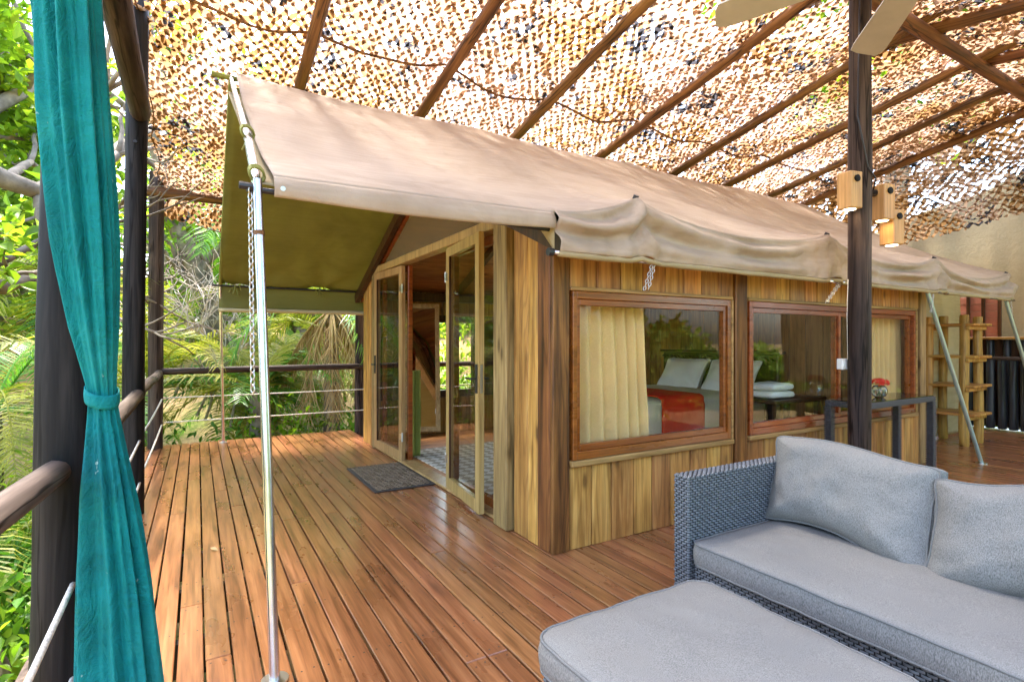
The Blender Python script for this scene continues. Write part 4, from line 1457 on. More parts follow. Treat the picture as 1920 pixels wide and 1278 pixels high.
def sofa():
    root = empty('sofa', (2.1, 1.93, 0), 'grey woven wicker sofa standing on the deck near the cabin windows', 'sofa')
    weave_box(root, (2.10, 1.835, .04), (3.06, 1.93, .722), 'arm')
    weave_box(root, (2.10, .20, .04), (3.06, .295, .722), 'arm', 'xyYZ')
    weave_box(root, (2.14, .295, .04), (2.96, 1.835, .285), 'base', 'x')
    weave_box(root, (2.97, .295, .04), (3.06, 1.835, .722), 'back_panel', 'xXZ')
    X, Y, Z = (1, 0, 0), (0, 1, 0), (0, 0, 1)
    s = cushion('seat_cushion', None, (2.535, 1.065, .352), (X, Y, Z), (.865, 1.53, .128), rp=.06, edge=.22, puff=.016, bulge=.008, n=40, seed=3, crumple=.005, pinch=14)
    tag(s, 'long grey seat cushion lying on the wicker sofa', 'cushion')
    t = R(17)
    ax = (Vector((0, 1, 0)), Vector((math.sin(t), 0, math.cos(t))), Vector((-math.cos(t), 0, math.sin(t))))
    def w1(p, u, v):
        p.y += .030 * math.sin(u * 2.2 + .9) + (.03 * max(0, -v) * max(0, -u) * -1.0)
        p.z += .03 * max(0, -v) * max(0, -u)
        return p
    c1 = cushion('back_cushion', None, (2.815, 1.46, .625), ax, (.77, .45, .21), rp=.045, edge=.72, puff=.012, n=34, seed=11, crumple=.013, ear=.05, warp=w1, pinch=5)
    tag(c1, 'grey back cushion propped beside the wicker sofa arm', 'cushion')
    def w2(p, u, v):
        p.y += .034 * math.sin(u * 2.6 + 2.4) - .02 * max(0, u) * max(0, v)
        return p
    c2 = cushion('back_cushion', None, (2.79, .675, .615), ax, (.79, .45, .22), rp=.045, edge=.72, puff=.014, n=34, seed=23, crumple=.015, ear=.05, warp=w2, pinch=5)
    tag(c2, 'grey back cushion running out of the picture on the sofa', 'cushion')
sofa()

def ottoman():
    root = empty('ottoman', (1.38, 1.1, 0), 'square grey wicker ottoman in front of the sofa', 'ottoman')
    weave_box(root, (1.0, .72, .04), (1.775, 1.49, .30), 'base', 'xXyY')
    s = cushion('seat_cushion', None, (1.385, 1.10, .365), ((1, 0, 0), (0, 1, 0), (0, 0, 1)), (.83, .83, .128), rp=.085, edge=.22, puff=.014, bulge=.008, n=36, seed=7, crumple=.005, pinch=14)
    tag(s, 'square grey cushion on top of the ottoman', 'cushion')
ottoman()

# ------------------------------------------------------------------ console table, vase, post fittings
def console_table():
    root = empty('console_table', (5.7, 2.62, 0), 'narrow dark wicker console table with glass top against the window', 'table')
    x0, x1, y0, y1, zt = 5.02, 6.33, 2.43, 2.79, .86
    lw = .055
    for x, y in ((x0, y0), (x1 - lw, y0), (x0, y1 - lw), (x1 - lw, y1 - lw)):
        core = MB().box((x, y, 0), (x + lw, y + lw, zt - .06), .006).build('leg', 'wicker_dark', root)
        m = MB()
        for k in range(44):
            z = .01 + k * .018
            m.tube([(x + lw / 2 + lw * .56 * sx, y + lw / 2 + lw * .56 * sy, z + (.006 if (i % 2) else 0)) for i, (sx, sy) in enumerate(((-1, -1), (1, -1), (1, 1), (-1, 1)))], .006, 5, closed=True)
        o = m.build('strand_wrap', 'wicker_dark', core); o['kind'] = 'stuff'
    m = MB()
    for a, b in (((x0, y0, zt - .06), (x1, y0 + lw, zt - .008)), ((x0, y1 - lw, zt - .06), (x1, y1, zt - .008)), ((x0, y0 + lw, zt - .06), (x0 + lw, y1 - lw, zt - .008)), ((x1 - lw, y0 + lw, zt - .06), (x1, y1 - lw, zt - .008))):
        m.box(a, b, .008)
    ap = m.build('apron', 'wicker_dark', root)
    m = MB()
    weave(m, (x0, y0 - .001, zt - .058), (1, 0, 0), (0, 0, 1), (0, -1, 0), x1 - x0, .048, .04, .012)
    weave(m, (x0 - .001, y1, zt - .058), (0, -1, 0), (0, 0, 1), (-1, 0, 0), y1 - y0, .048, .04, .012)
    o = m.build('woven_strands', 'wicker_dark', ap); o['kind'] = 'stuff'
    MB().box((x0 + .01, y0 + .01, zt - .006), (x1 - .01, y1 - .01, zt + .002), .002).build('glass_top', 'table_glass', root)
console_table()

def vase():
    root = empty('flower_vase', (5.60, 2.60, .862), 'small round glass vase of red flowers on the console table', 'vase')
    prof = [(.0, .002), (.030, .002), (.052, .018), (.066, .045), (.066, .072), (.054, .098), (.046, .112)]
    P = np.array([[(5.60 + r * math.cos(t), 2.60 + r * math.sin(t), .862 + z) for r, z in prof] for t in np.linspace(0, 2 * math.pi, 25)[:-1]])
    grid_mesh('bowl', P, 'vase', root, closed_u=True, thick=.004)
    Q = np.array([[(5.60 + (r - .006) * math.cos(t) if r > .01 else 5.60, 2.60 + (r - .006) * math.sin(t) if r > .01 else 2.60, .862 + z + .004) for r, z in prof[:5]] + [(5.60, 2.60, .862 + .076)] for t in np.linspace(0, 2 * math.pi, 25)[:-1]])
    grid_mesh('water', Q, 'vase', root, closed_u=True)
    r2 = random.Random(9)
    m = MB()
    for k in range(90):
        th, ph = r2.uniform(0, 6.28), r2.uniform(-.1, 1.35)
        d = Vector((math.cos(th) * math.cos(ph), math.sin(th) * math.cos(ph), math.sin(ph) * .55))
        c = Vector((5.60, 2.60, .862 + .135)) + d * .078
        s = d.orthogonal().normalized(); b = d.cross(s).normalized()
        for q in range(4):
            a = q * 1.571 + th
            e1 = s * math.cos(a) + b * math.sin(a); e2 = d.cross(e1)
            m.add([c, c + e1 * .011 + e2 * .006 + d * .004, c + e1 * .019 + d * .003, c + e1 * .011 - e2 * .006 + d * .004], [(0, 1, 2, 3)])
    m.build('flower_head', 'petal', root)
    m = MB()
    for k in range(9):
        a = k * .7
        c = Vector((5.60, 2.60, .862 + .112)); e = Vector((math.cos(a), math.sin(a), .25)); s = Vector((-math.sin(a), math.cos(a), 0))
        m.add([c + e * .03, c + e * .075 + s * .02, c + e * .12, c + e * .075 - s * .02], [(0, 1, 2, 3)])
        m.tube([c - Vector((e.x * .02, e.y * .02, .09)), c + e * .03], .002, 4)
    m.build('leaves', 'leaf_bush', root)
vase()

def spotlight(cx, cy, z0, label, w=.125, h=.285, peg_to=None, rot=0.0):
    root = empty('post_spotlight', (cx, cy, z0), label, 'spotlight', 'wooden box spotlights on the log post')
    q = Euler((0, 0, rot)).to_quaternion()
    b = MB().box((-w / 2, -w / 2, 0), (w / 2, w / 2, h), .006)
    b.build('box', 'lamp_wood', root, loc=(cx, cy, z0), rot=q)
    MB().tube([(cx, cy, z0 - .004), (cx, cy, z0 + .002)], w * .34, 20).build('lens', 'lens', root)
    MB().tube([(cx, cy, z0 - .003), (cx, cy, z0 + .001)], w * .42, 20).build('lens_ring', 'white', root)
    d = Vector((-cx, -cy, 0)).normalized()
    fc = Vector((cx, cy, z0 + h * .80))
    f = q @ Vector((0, -1, 0))
    if peg_to is not None:
        log('peg', peg_to, fc, .030, .028, 'log_purple', root, int(cx * 100), n=12, seg=4)
    log('peg_end', fc + f * (w / 2 - .01), fc + f * (w / 2 + .012), .028, .027, 'log_dark', root, 5, n=12, seg=2)
    lt = bpy.data.lights.new('spot_bulb', 'SPOT')
    lt.energy = 0.8; lt.color = (1, .72, .38); lt.spot_size = R(70); lt.shadow_soft_size = .03
    lo = bpy.data.objects.new('spot_bulb', lt)
    lo.matrix_basis = Matrix.Translation((cx, cy, z0 - .02))
    link(lo, root)
PX, PY = 4.645, 2.30
spotlight(4.44, 2.275, 2.44, 'wooden box spotlight on the window side of the log post, highest of three', peg_to=(PX - .03, PY, 2.685), rot=R(-12))
spotlight(4.83, 2.22, 2.385, 'wooden box spotlight in the middle of the three on the log post', peg_to=(PX + .03, PY, 2.60), rot=R(-12))
spotlight(4.995, 2.225, 2.20, 'lowest wooden box spotlight of the three on the log post', peg_to=(4.87, 2.23, 2.425), rot=R(-12))
tag(MB().tube([(PX - .10, PY - .05, 4.3), (PX - .095, PY - .03, 3.2), (PX - .06, PY - .09, 2.78), (PX + .04, PY - .10, 2.70), (PX + .10, PY - .05, 2.62)], .006, 6).build('lamp_cable', 'dark_metal', None, smooth=True), 'dark cable looping round the log post to the spotlights', 'cable')
sw = empty('socket_box', (PX, PY + .1, 1.16), 'white plastic socket box fixed to the log post above the table', 'socket')
MB().box((PX - .115, PY + .075, 1.165), (PX + .135, PY + .125, 1.255), .006).build('housing', 'white', sw)
for dx in (-.09, .11):
    MB().box((PX + dx - .014, PY + .069, 1.19), (PX + dx + .014, PY + .076, 1.235), .002).build('socket_face', 'white', sw)
tag(MB().tube([(PX - .088, PY + .05, 1.25), (PX - .088, PY + .055, 1.6), (PX - .082, PY + .05, 1.9)], .0028, 5).build('socket_cable', 'rope', None, smooth=True), 'thin white cable climbing the log post from the socket box', 'cable')

# doormat
def doormat():
    root = empty('doormat', (1.74, 5.39, 0), 'brown fibre doormat lying before the open cabin doors', 'doormat')
    m = MB()
    m.box((1.40, 4.85, .004), (2.0, 5.93, .014), .004)
    m.build('backing', 'mat_edge', root)
    m = MB()
    # herringbone ribs
    nx, ny = 12, 22
    for i in range(nx):
        for j in range(ny):
            cx = 1.435 + (i + .5) * (.53 / nx); cy = 4.885 + (j + .5) * (1.01 / ny)
            a = R(45) if (i // 2 + j // 3) % 2 else R(-45)
            d = Vector((math.cos(a), math.sin(a), 0)); s = Vector((-d.y, d.x, 0))
            m.obox((cx, cy, .017), (d, s, Vector((0, 0, 1))), (.050, .018, .010))
    o = m.build('pile', 'mat_fibre', root); o['kind'] = 'stuff'
doormat()

# ceiling fan
def ceiling_fan():
    hx, hy, hz = 2.25, .85, 2.80
    root = empty('ceiling_fan', (hx, hy, hz), 'ceiling fan with pale painted blades hanging above the sofa', 'ceiling fan')
    MB().tube([(hx, hy, hz - .10), (hx, hy, hz - .06), (hx, hy, hz + .02), (hx, hy, hz + .10), (hx, hy, hz + .13)], [.05, .10, .13, .11, .05], 20).build('motor', 'fan', root, smooth='auto')
    MB().tube([(hx, hy, hz + .12), (hx, hy, roof_z(hy) + .06)], .015, 10).build('drop_rod', 'fan', root, smooth=True)
    for ang in (43, 114, 186, 258, 330):
        a = R(ang)
        d = Vector((math.cos(a), math.sin(a), 0)); s = Vector((-d.y, d.x, .22)).normalized()
        n = d.cross(s)
        vs = []
        prof = [(.18, .048), (.26, .058), (.50, .066), (.69, .072), (.735, .068), (.755, .05)]
        for off in (0, .007):
            for r, w in prof:
                vs.append(Vector((hx, hy, hz)) + d * r + s * w * (1.0 if r < .74 else .75) + n * off)
            for r, w in reversed(prof):
                vs.append(Vector((hx, hy, hz)) + d * (r + (.02 if r > .74 else 0)) - s * w + n * off)
        k = len(prof) * 2
        fs = [tuple(range(k)), tuple(reversed(range(k, 2 * k)))] + [(i, i + k, (i + 1) % k + k, (i + 1) % k) for i in range(k)]
        bl = MB().add(vs, fs).build('blade', 'fan', root)
        MB().obox(Vector((hx, hy, hz - .004)) + d * .17, (d, s, n), (.16, .035, .01)).build('blade_iron', 'dark_metal', root)
ceiling_fan()

# ------------------------------------------------------------------ beyond the cabin's far end
def ladder_shelf():
    root = empty('ladder_shelf', (8.8, 3.05, 0), 'yellow log shelf rack with four plank shelves beyond the cabin', 'shelf')
    x0, x1, y0, y1 = 8.80, 9.25, 3.06, 3.46
    for i, (x, y) in enumerate(((x0, y0), (x1, y0), (x0, y1), (x1, y1))):
        log('upright', (x, y, 0), (x + rng.uniform(-.01, .01), y, 1.74 + rng.uniform(-.02, .02)), .056, .052, 'bamboo', root, 90 + i, n=12)
    for z in (.40, .78, 1.17, 1.60):
        for dx in (0, .19, .38):
            MB().box((-.09, -.33, 0), (.09, .33, .035), .006).build('shelf_plank', 'shelf_board', root, loc=(x0 + .045 + dx, (y0 + y1) / 2, z))
        for y in (y0 - .055, y1 + .055):
            MB().box((x0 - .06, y - .02, z - .05), (x1 + .06, y + .02, z - .002), .005).build('bearer', 'bamboo', root)
ladder_shelf()

def canvas_wall(name, x0, y0, x1, y1, z0, z1f, mat, label, amp=.03):
    nu, nv = 70, 40
    P = np.zeros((nu, nv, 3))
    L = math.hypot(x1 - x0, y1 - y0)
    nxv, nyv = (y1 - y0) / L, -(x1 - x0) / L
    for i in range(nu):
        s = i / (nu - 1)
        for j in range(nv):
            t = j / (nv - 1)
            z = z0 + (z1f(s) - z0) * t
            o = amp * (nz(s * L * 1.3, t * 1.5, 5) + .4 * nz(s * L * 4, t * 2 - s * 3, 2)) + .02 * math.sin(s * L * 5 + t * 4) * t
            P[i, j] = (x0 + (x1 - x0) * s + nxv * o, y0 + (y1 - y0) * s + nyv * o, z)
    o = grid_mesh(name, P, mat, thick=.004)
    return tag(o, label, 'canvas wall')
canvas_wall('canvas_wall', 7.24, 3.52, 10.0, 3.50, 0.02, lambda s: 2.35, 'pale_canvas', 'pale canvas tent wall behind the ladder shelf')
canvas_wall('canvas_wall', 11.6, 6.5, 11.45, -1.5, .5, lambda s: 3.3 + .9 * min(1, s * 2.2), 'tan_wall', 'broad tan canvas sheet hanging under the far end of the netting', .2)

sd_ = empty('siding_panel', (11.3, 4.0, .9), 'small red painted siding panel under the tan canvas', 'siding')
for k in range(9):
    MB().box((11.29 + .004 * (k % 2), 3.45, 1.02 + k * .125), (11.33, 4.35, 1.14 + k * .125), .004).build('siding_board', 'siding', sd_)
for yy in (3.45, 3.66, 3.86):
    MB().box((11.25, yy - .022, .95), (11.288, yy + .022, 2.2), .003).build('siding_post', 'dark_wood', sd_)

def pole_fence():
    root = empty('pole_fence', (10.8, 3.4, 0), 'black painted upright pole screen with a grey rail at the deck end', 'fence')
    y = 4.1
    k = 0
    while y > 1.6:
        d = .115 + rng.uniform(-.012, .012)
        log('fence_pole', (10.82 + rng.uniform(-.01, .01), y, .03), (10.82, y, 1.10 + rng.uniform(-.02, .015)), d / 2, d / 2 * .97, 'black_pole', root, 200 + k, n=10, seg=4)
        y -= d + .022
        k += 1
    log('top_rail', (10.78, 4.15, 1.13), (10.78, 1.55, 1.13), .028, .028, 'log_purple', root, 260)
pole_fence()
bar = empty('bar_counter', (11.1, 3.4, 0), 'dark bar counter with a brown plank top behind the black poles', 'counter')
y = 4.1
for k in range(13):
    d = .12
    log('counter_pole', (11.08, y, .03), (11.08, y, 1.42), .05, .05, 'black_pole', bar, 300 + k, n=10, seg=4)
    y -= .20
MB().box((10.95, 1.5, 1.425), (11.24, 4.25, 1.465), .008).build('counter_top', 'shelf_board', bar)
MB().box((11.14, 1.5, .03), (11.17, 4.2, 1.42)).build('back_board', 'dark_wood', bar)

# ------------------------------------------------------------------ inside the cabin
def pleated(name, x0, x1, y, z0, z1, mat, label, pl=9, amp=.035, cat='curtain', seed=0, flare=.0):
    nu, nv = 150, 26
    P = np.zeros((nu, nv, 3))
    for i in range(nu):
        s = i / (nu - 1)
        for j in range(nv):
            t = j / (nv - 1)
            ph = s * pl * 2 * math.pi + .9 * math.sin(s * 7 + seed) + .35 * math.sin(t * 3 + s * 4)
            P[i, j] = (x0 + (x1 - x0) * s + flare * t * (s - .3), y + amp * (.55 + .45 * t) * math.sin(ph) + .012 * nz(s * 9, t * 3, seed), z1 + (z0 - z1) * t)
    return tag(grid_mesh(name, P, mat, thick=.002), label, cat)
pleated('window_curtain', 2.27, 2.98, 3.06, .50, 1.80, 'cream_cloth', 'cream pleated curtain inside the near cabin window', 7, .042, flare=.10)
pleated('window_curtain', 6.34, 7.02, 3.06, .50, 1.80, 'cream_cloth', 'cream pleated curtain inside the far end of the long window', 6, .036, seed=4)
pleated('door_curtain', 2.17, 2.30, 6.05, .03, 1.05, 'green_cloth', 'yellow green curtain hanging just inside the doorway', 3, .03, seed=2)

def bed():
    root = empty('bed', (5.4, 5.2, .02), 'wide bed with cream cover inside the cabin', 'bed')
    X, Y, Z = (1, 0, 0), (0, 1, 0), (0, 0, 1)
    cushion('mattress', root, (5.45, 5.25, .50), (X, Y, Z), (2.10, 1.75, .46), rp=.08, edge=.15, puff=.02, n=22, mat='bedsheet', pipe_r=0, pinch=14)
    for x in (4.5, 6.4):
        for y in (4.5, 6.0):
            MB().box((x - .05, y - .05, .022), (x + .05, y + .05, .30), .006).build('leg', 'dark_wood', root)
    MB().box((4.42, 4.40, .20), (6.48, 6.10, .29), .01).build('bed_frame', 'dark_wood', root)
    m = MB().box((6.55, 4.25, .022), (6.63, 6.25, 1.22), .015)
    hb = m.build('headboard', 'dark_wood', root)
    m = MB()
    for k in range(26):
        a = 4.30 + k * .075
        m.tube([(6.535, a, 1.13), (6.535, a + .06, 1.17)], .018, 6)
    m.box((6.52, 4.2, 1.225), (6.66, 6.3, 1.265), .012)
    m.build('carved_rail', 'dark_wood', hb)
    # throw across the bed
    nu, nv = 20, 60
    P = np.zeros((nu, nv, 3))
    for i in range(nu):
        for j in range(nv):
            s, t = i / (nu - 1), j / (nv - 1)
            x = 4.55 + s * .72
            # path: floor side near -> over the top -> far side
            L = .48 + 1.80 + .48
            d = t * L
            if d < .48: y, z = 4.355, .27 + d
            elif d < 2.28: y, z = 4.355 + (d - .48), .758
            else: y, z = 6.155, .758 - (d - 2.28)
            if abs(d - .48) < .06: y += .012; z -= .012
            P[i, j] = (x + .01 * nz(s * 3, t * 9), y - .006 * math.sin(s * 17) * (d < .48), z + .004 * nz(s * 5, t * 12, 3))
    tag(grid_mesh('bed_throw', P, 'red_cloth', thick=.01), 'red throw laid across the foot of the bed', 'throw')
    t = R(58)
    for k, (x, y, lab) in enumerate(((6.28, 4.78, 'white pillow standing at the near side of the bed head'), (6.28, 5.60, 'white pillow standing at the far side of the bed head'), (6.02, 4.62, 'white pillow leaning in front of the others on the bed'), (6.04, 5.45, 'white pillow leaning at the far front of the bed head'))):
        ax = (Vector((0, 1, 0)), Vector((math.cos(t), 0, math.sin(t))), Vector((-math.sin(t), 0, math.cos(t))))
        c = cushion('pillow', None, (x + .06, y, .93), ax, (.72, .46, .17), rp=.06, edge=.85, puff=.03, n=18, mat='linen', seed=k * 5, crumple=.012, pipe_r=0, ear=.06, pinch=3)
        tag(c, lab, 'pillow', 'pillows at the bed head')
bed()
def bench():
    root = empty('luggage_bench', (6.0, 3.85, .02), 'low dark wooden bench beside the bed seen through the long window', 'bench')
    for x in (5.55, 6.35):
        for y in (3.62, 4.0):
            MB().box((x - .03, y - .03, .022), (x + .03, y + .03, .70), .006).build('leg', 'dark_wood', root)
    MB().box((5.45, 3.56, .70), (6.45, 4.06, .74), .008).build('top', 'dark_wood', root)
    MB().box((5.5, 3.6, .25), (6.4, 4.02, .28), .008).build('shelf', 'dark_wood', root)
    for k in range(2):
        c = cushion('folded_towel', None, (5.75, 3.82, .785 + k * .088), ((1, 0, 0), (0, 1, 0), (0, 0, 1)), (.42 - k * .03, .32, .085), rp=.03, edge=.35, puff=.005, n=10, mat='linen', seed=k, pipe_r=0)
        tag(c, ('lower' if k == 0 else 'upper') + ' folded white towel on the dark bench in the cabin', 'towel', 'towels folded on the bench')
bench()
def mirror():
    root = empty('standing_mirror', (2.62, 6.75, .02), 'tall wooden framed mirror leaning inside the doorway', 'mirror')
    c = Vector((2.58, 6.72, 1.08))
    u = Vector((.93, -.36, 0)).normalized()
    f = Vector((-.36, -.93, 0)).normalized()
    tl = R(23)
    v = (Vector((0, 0, 1)) * math.cos(tl) - f * math.sin(tl)).normalized()
    n = u.cross(v)
    if n.dot(f) < 0: n = -n
    W_, H_, fw = .46, 1.80, .06
    m = MB()
    m.obox(c - u * (W_ / 2 - fw / 2), (u, v, n), (fw, H_, .04)).obox(c + u * (W_ / 2 - fw / 2), (u, v, n), (fw, H_, .04))
    m.obox(c + v * (H_ / 2 - fw / 2), (u, v, n), (W_ - 2 * fw, fw, .038)).obox(c - v * (H_ / 2 - fw / 2), (u, v, n), (W_ - 2 * fw, fw, .038))
    m.build('frame', 'door_wood', root)
    MB().obox(c, (u, v, n), (W_ - 2 * fw + .01, H_ - 2 * fw + .01, .012)).build('mirror_glass', 'mirror', root)
    MB().tube([c - v * H_ * .45 - n * .05, c - v * H_ * .1 - n * .35 + Vector((0, 0, -.6))], .02, 8).build('prop_leg', 'door_wood', root)
mirror()
tag(MB().box((2.22, 4.2, .023), (3.9, 6.4, .033), .003).build('rug', 'rug', None, loc=(0, 0, 0)), 'cream patterned rug on the cabin floor behind the doors', 'rug')

# ------------------------------------------------------------------ vegetation
def leaf_arrays(P, D, L, Wd, r, curl=.25, wide=.62):
    """six-vertex leaves folded along the midrib; P base points, D directions"""
    n = len(P)
    D = D / np.linalg.norm(D, axis=1, keepdims=True)
    rv = r.normal(0, 1, (n, 3)); rv[:, 2] = np.abs(rv[:, 2]) + .8
    S = np.cross(D, rv); S /= np.linalg.norm(S, axis=1, keepdims=True)
    N = np.cross(S, D)
    L = np.asarray(L)[:, None]; Wd = np.asarray(Wd)[:, None]
    tip = P + D * L - N * L * curl
    m1, m2 = P + D * L * .38 - N * L * curl * .1, P + D * L * wide - N * L * curl * .35
    fold = N * Wd * .22
    V = np.stack([P, m1 + S * Wd * .36 + fold, m2 + S * Wd * .5 + fold, tip, m2 - S * Wd * .5 + fold, m1 - S * Wd * .36 + fold], 1)
    b = np.arange(n)[:, None] * 6
    q = np.concatenate([b + np.array([[0, 1, 2, 3]]), b + np.array([[0, 3, 4, 5]])])
    return V.reshape(-1, 3), q

def grow(mb, p, d, L, r, depth, tips, rg, spread=.75, up=.12, ratio=.72, segs=4, nmin=2, nmax=3, minr=.004):
    pts, rad = [p.copy()], [r]
    for i in range(segs):
        d = (d + Vector((rg.gauss(0, .13), rg.gauss(0, .13), rg.gauss(0, .10) + up * .25))).normalized()
        p = p + d * (L / segs)
        pts.append(p.copy()); rad.append(max(minr, r * (1 - .38 * (i + 1) / segs)))
        if depth <= 1: tips.append((p.copy(), d.copy()))
    mb.tube(pts, rad, 8 if r > .04 else 5, wob=.15, seed=int(rg.random() * 99))
    if depth <= 0:
        return
    for k in range(rg.randint(nmin, nmax)):
        a = d.orthogonal().normalized()
        a.rotate(Matrix.Rotation(rg.uniform(0, 6.28), 3, d))
        nd = (d + a * rg.uniform(.5, 1.1) * spread + Vector((0, 0, up))).normalized()
        st = pts[-1] if k < 2 else pts[rg.randint(1, len(pts) - 1)]
        grow(mb, st, nd, L * ratio * rg.uniform(.8, 1.15), max(minr, r * .58), depth - 1, tips, rg, spread, up, ratio, segs, nmin, nmax, minr)

def broad_tree(label, base, limbs, seed, leafmat='leaf_almond', bark='bark', per=9, L=.17, wd=.09, depth=3, size=1.3, r0=.09, spreadleaf=.12, up=.1, keep=None):
    root = empty('broadleaf_tree', base, label, 'tree', 'trees beyond the deck')
    rg = random.Random(seed); r = np.random.default_rng(seed)
    mb = MB(); tips = []
    for pts, rads, grows in limbs:
        pts = [Vector(p) for p in pts]
        # resample for a natural bend
        q, rr = [], []
        for i in range(len(pts) - 1):
            for t in (0, .33, .66):
                q.append(pts[i].lerp(pts[i + 1], t) + Vector((rg.gauss(0, .03), rg.gauss(0, .03), rg.gauss(0, .03))) * (1 if (i or t) else 0)); rr.append(rads[i] + (rads[i + 1] - rads[i]) * t)
        q.append(pts[-1]); rr.append(rads[-1])
        mb.tube(q, rr, 12, wob=.22, seed=seed)
        for k in range(grows):
            i = rg.randint(len(q) // 3, len(q) - 1)
            d = (q[min(i + 1, len(q) - 1)] - q[max(i - 1, 0)]).normalized()
            a = Vector((rg.gauss(0, 1), rg.gauss(0, 1), rg.gauss(0.1, .7)))
            grow(mb, q[i].copy(), (d * .4 + a.normalized()).normalized(), size * rg.uniform(.6, 1.1), min(rr[i] * .55, r0), depth, tips, rg, up=up)
    mb.build('trunk', bark, root, smooth=True)
    if keep: tips = [t for t in tips if keep(t[0])]
    P = np.array([t[0] for t in tips]); D = np.array([t[1] for t in tips])
    n = len(P) * per
    idx = np.repeat(np.arange(len(P)), per)
    pos = P[idx] + r.normal(0, spreadleaf, (n, 3))
    dr = D[idx] * .5 + r.normal(0, .8, (n, 3)) + np.array([0, 0, .15])
    s = .6 + .7 * r.random(n)
    V, q = leaf_arrays(pos, dr, L * s, wd * s, r)
    np_mesh('crown', V, quads=q, mat=leafmat, parent=root)
    return root

def frond_mesh(base, az, elev, length, droop, ll, rg, n=42, width=.035, twist=0.0, dead=False):
    base = Vector(base)
    h = Vector((math.cos(az), math.sin(az), 0))
    d = (h * math.cos(elev) + Vector((0, 0, math.sin(elev)))).normalized()
    pts, dirs = [base.copy()], [d.copy()]
    p = base.copy(); steps = 16
    for i in range(steps):
        d = (d + Vector((0, 0, -droop / steps * (1 + i / steps)))).normalized()
        p = p + d * (length / steps)
        pts.append(p.copy()); dirs.append(d.copy())
    m = MB()
    m.tube(pts, [max(.004, .022 * (1 - i / steps)) for i in range(steps + 1)], 5)
    rv, rf = m.v, m.f
    vs, fs = [], []
    side0 = Vector((-h.y, h.x, 0))
    for k in range(n):
        t = .10 + .89 * k / n
        i = min(steps - 1, int(t * steps)); f = t * steps - i
        c = pts[i].lerp(pts[i + 1], f); dd = dirs[i]
        s0 = side0
        up = s0.cross(dd) * -1
        if up.z < 0: up = -up
        L = ll * (math.sin(math.pi * min(1, t * .86 + .12)) ** .6) * rg.uniform(.85, 1.1)
        for sg in (1, -1):
            sd2 = (s0 * sg * math.cos(twist) + up * (.28 + math.sin(twist) * sg) + dd * (.55 + .5 * t) + Vector((rg.gauss(0, .06), rg.gauss(0, .06), rg.gauss(0, .08)))).normalized()
            if dead: sd2 = (sd2 * .5 + Vector((0, 0, -.9)) + Vector((rg.gauss(0, .2), rg.gauss(0, .2), 0))).normalized()
            mid = c + sd2 * L * .5 + Vector((0, 0, -.04 * L))
            tip = c + sd2 * L + Vector((rg.gauss(0, .03), rg.gauss(0, .03), -.34 * L * rg.uniform(.6, 1.4)))
            wv = dd * width * .5
            b = len(vs)
            vs += [c - wv * .5, c + wv * .5, mid + wv, mid - wv, tip]
            fs += [(b, b + 1, b + 2, b + 3), (b + 3, b + 2, b + 4)]
    m.add(vs, fs)
    return m

def palm(label, base, crown_h, nf, length, seed, mats, r0=.13, ll=.5, droop=1.2, elevs=(-.3, 1.3), lean=(0, 0), n=42, width=.035, az_range=None, dead=0):
    root = empty('palm_tree', base, label, 'palm', 'palms beyond the deck')
    rg = random.Random(seed)
    b = Vector(base)
    top = b + Vector((lean[0], lean[1], crown_h))
    if crown_h > .3:
        pts = [b.lerp(top, t) + Vector((lean[0], lean[1], 0)) * (-.25 * math.sin(math.pi * t)) for t in np.linspace(0, 1, 22)]
        rads = [r0 * (1.25 - .4 * t + (.05 if i % 2 else 0)) for i, t in enumerate(np.linspace(0, 1, 22))]
        MB().tube(pts, rads, 10).build('trunk', 'bark', root, smooth=True)
    for k in range(nf):
        az = k * 2.399 + rg.uniform(-.2, .2) if az_range is None else rg.uniform(*az_range)
        t = (k + .5) / nf
        el = elevs[0] + (elevs[1] - elevs[0]) * t + rg.uniform(-.12, .12)
        m = frond_mesh(top + Vector((math.cos(az) * .06, math.sin(az) * .06, 0)), az, el, length * rg.uniform(.8, 1.1), droop * rg.uniform(.7, 1.25), ll, rg, n, width, rg.uniform(-.3, .3))
        m.build('frond', mats[k % len(mats)], root)
    for k in range(dead):
        az = rg.uniform(0, 6.28)
        m = frond_mesh(top + Vector((0, 0, -.05)), az, -.5, length * rg.uniform(.8, 1.25), 2.2, ll * .8, rg, 40, width * .8, 0, True)
        m.build('dry_frond', 'palm_dry', root)
    return root

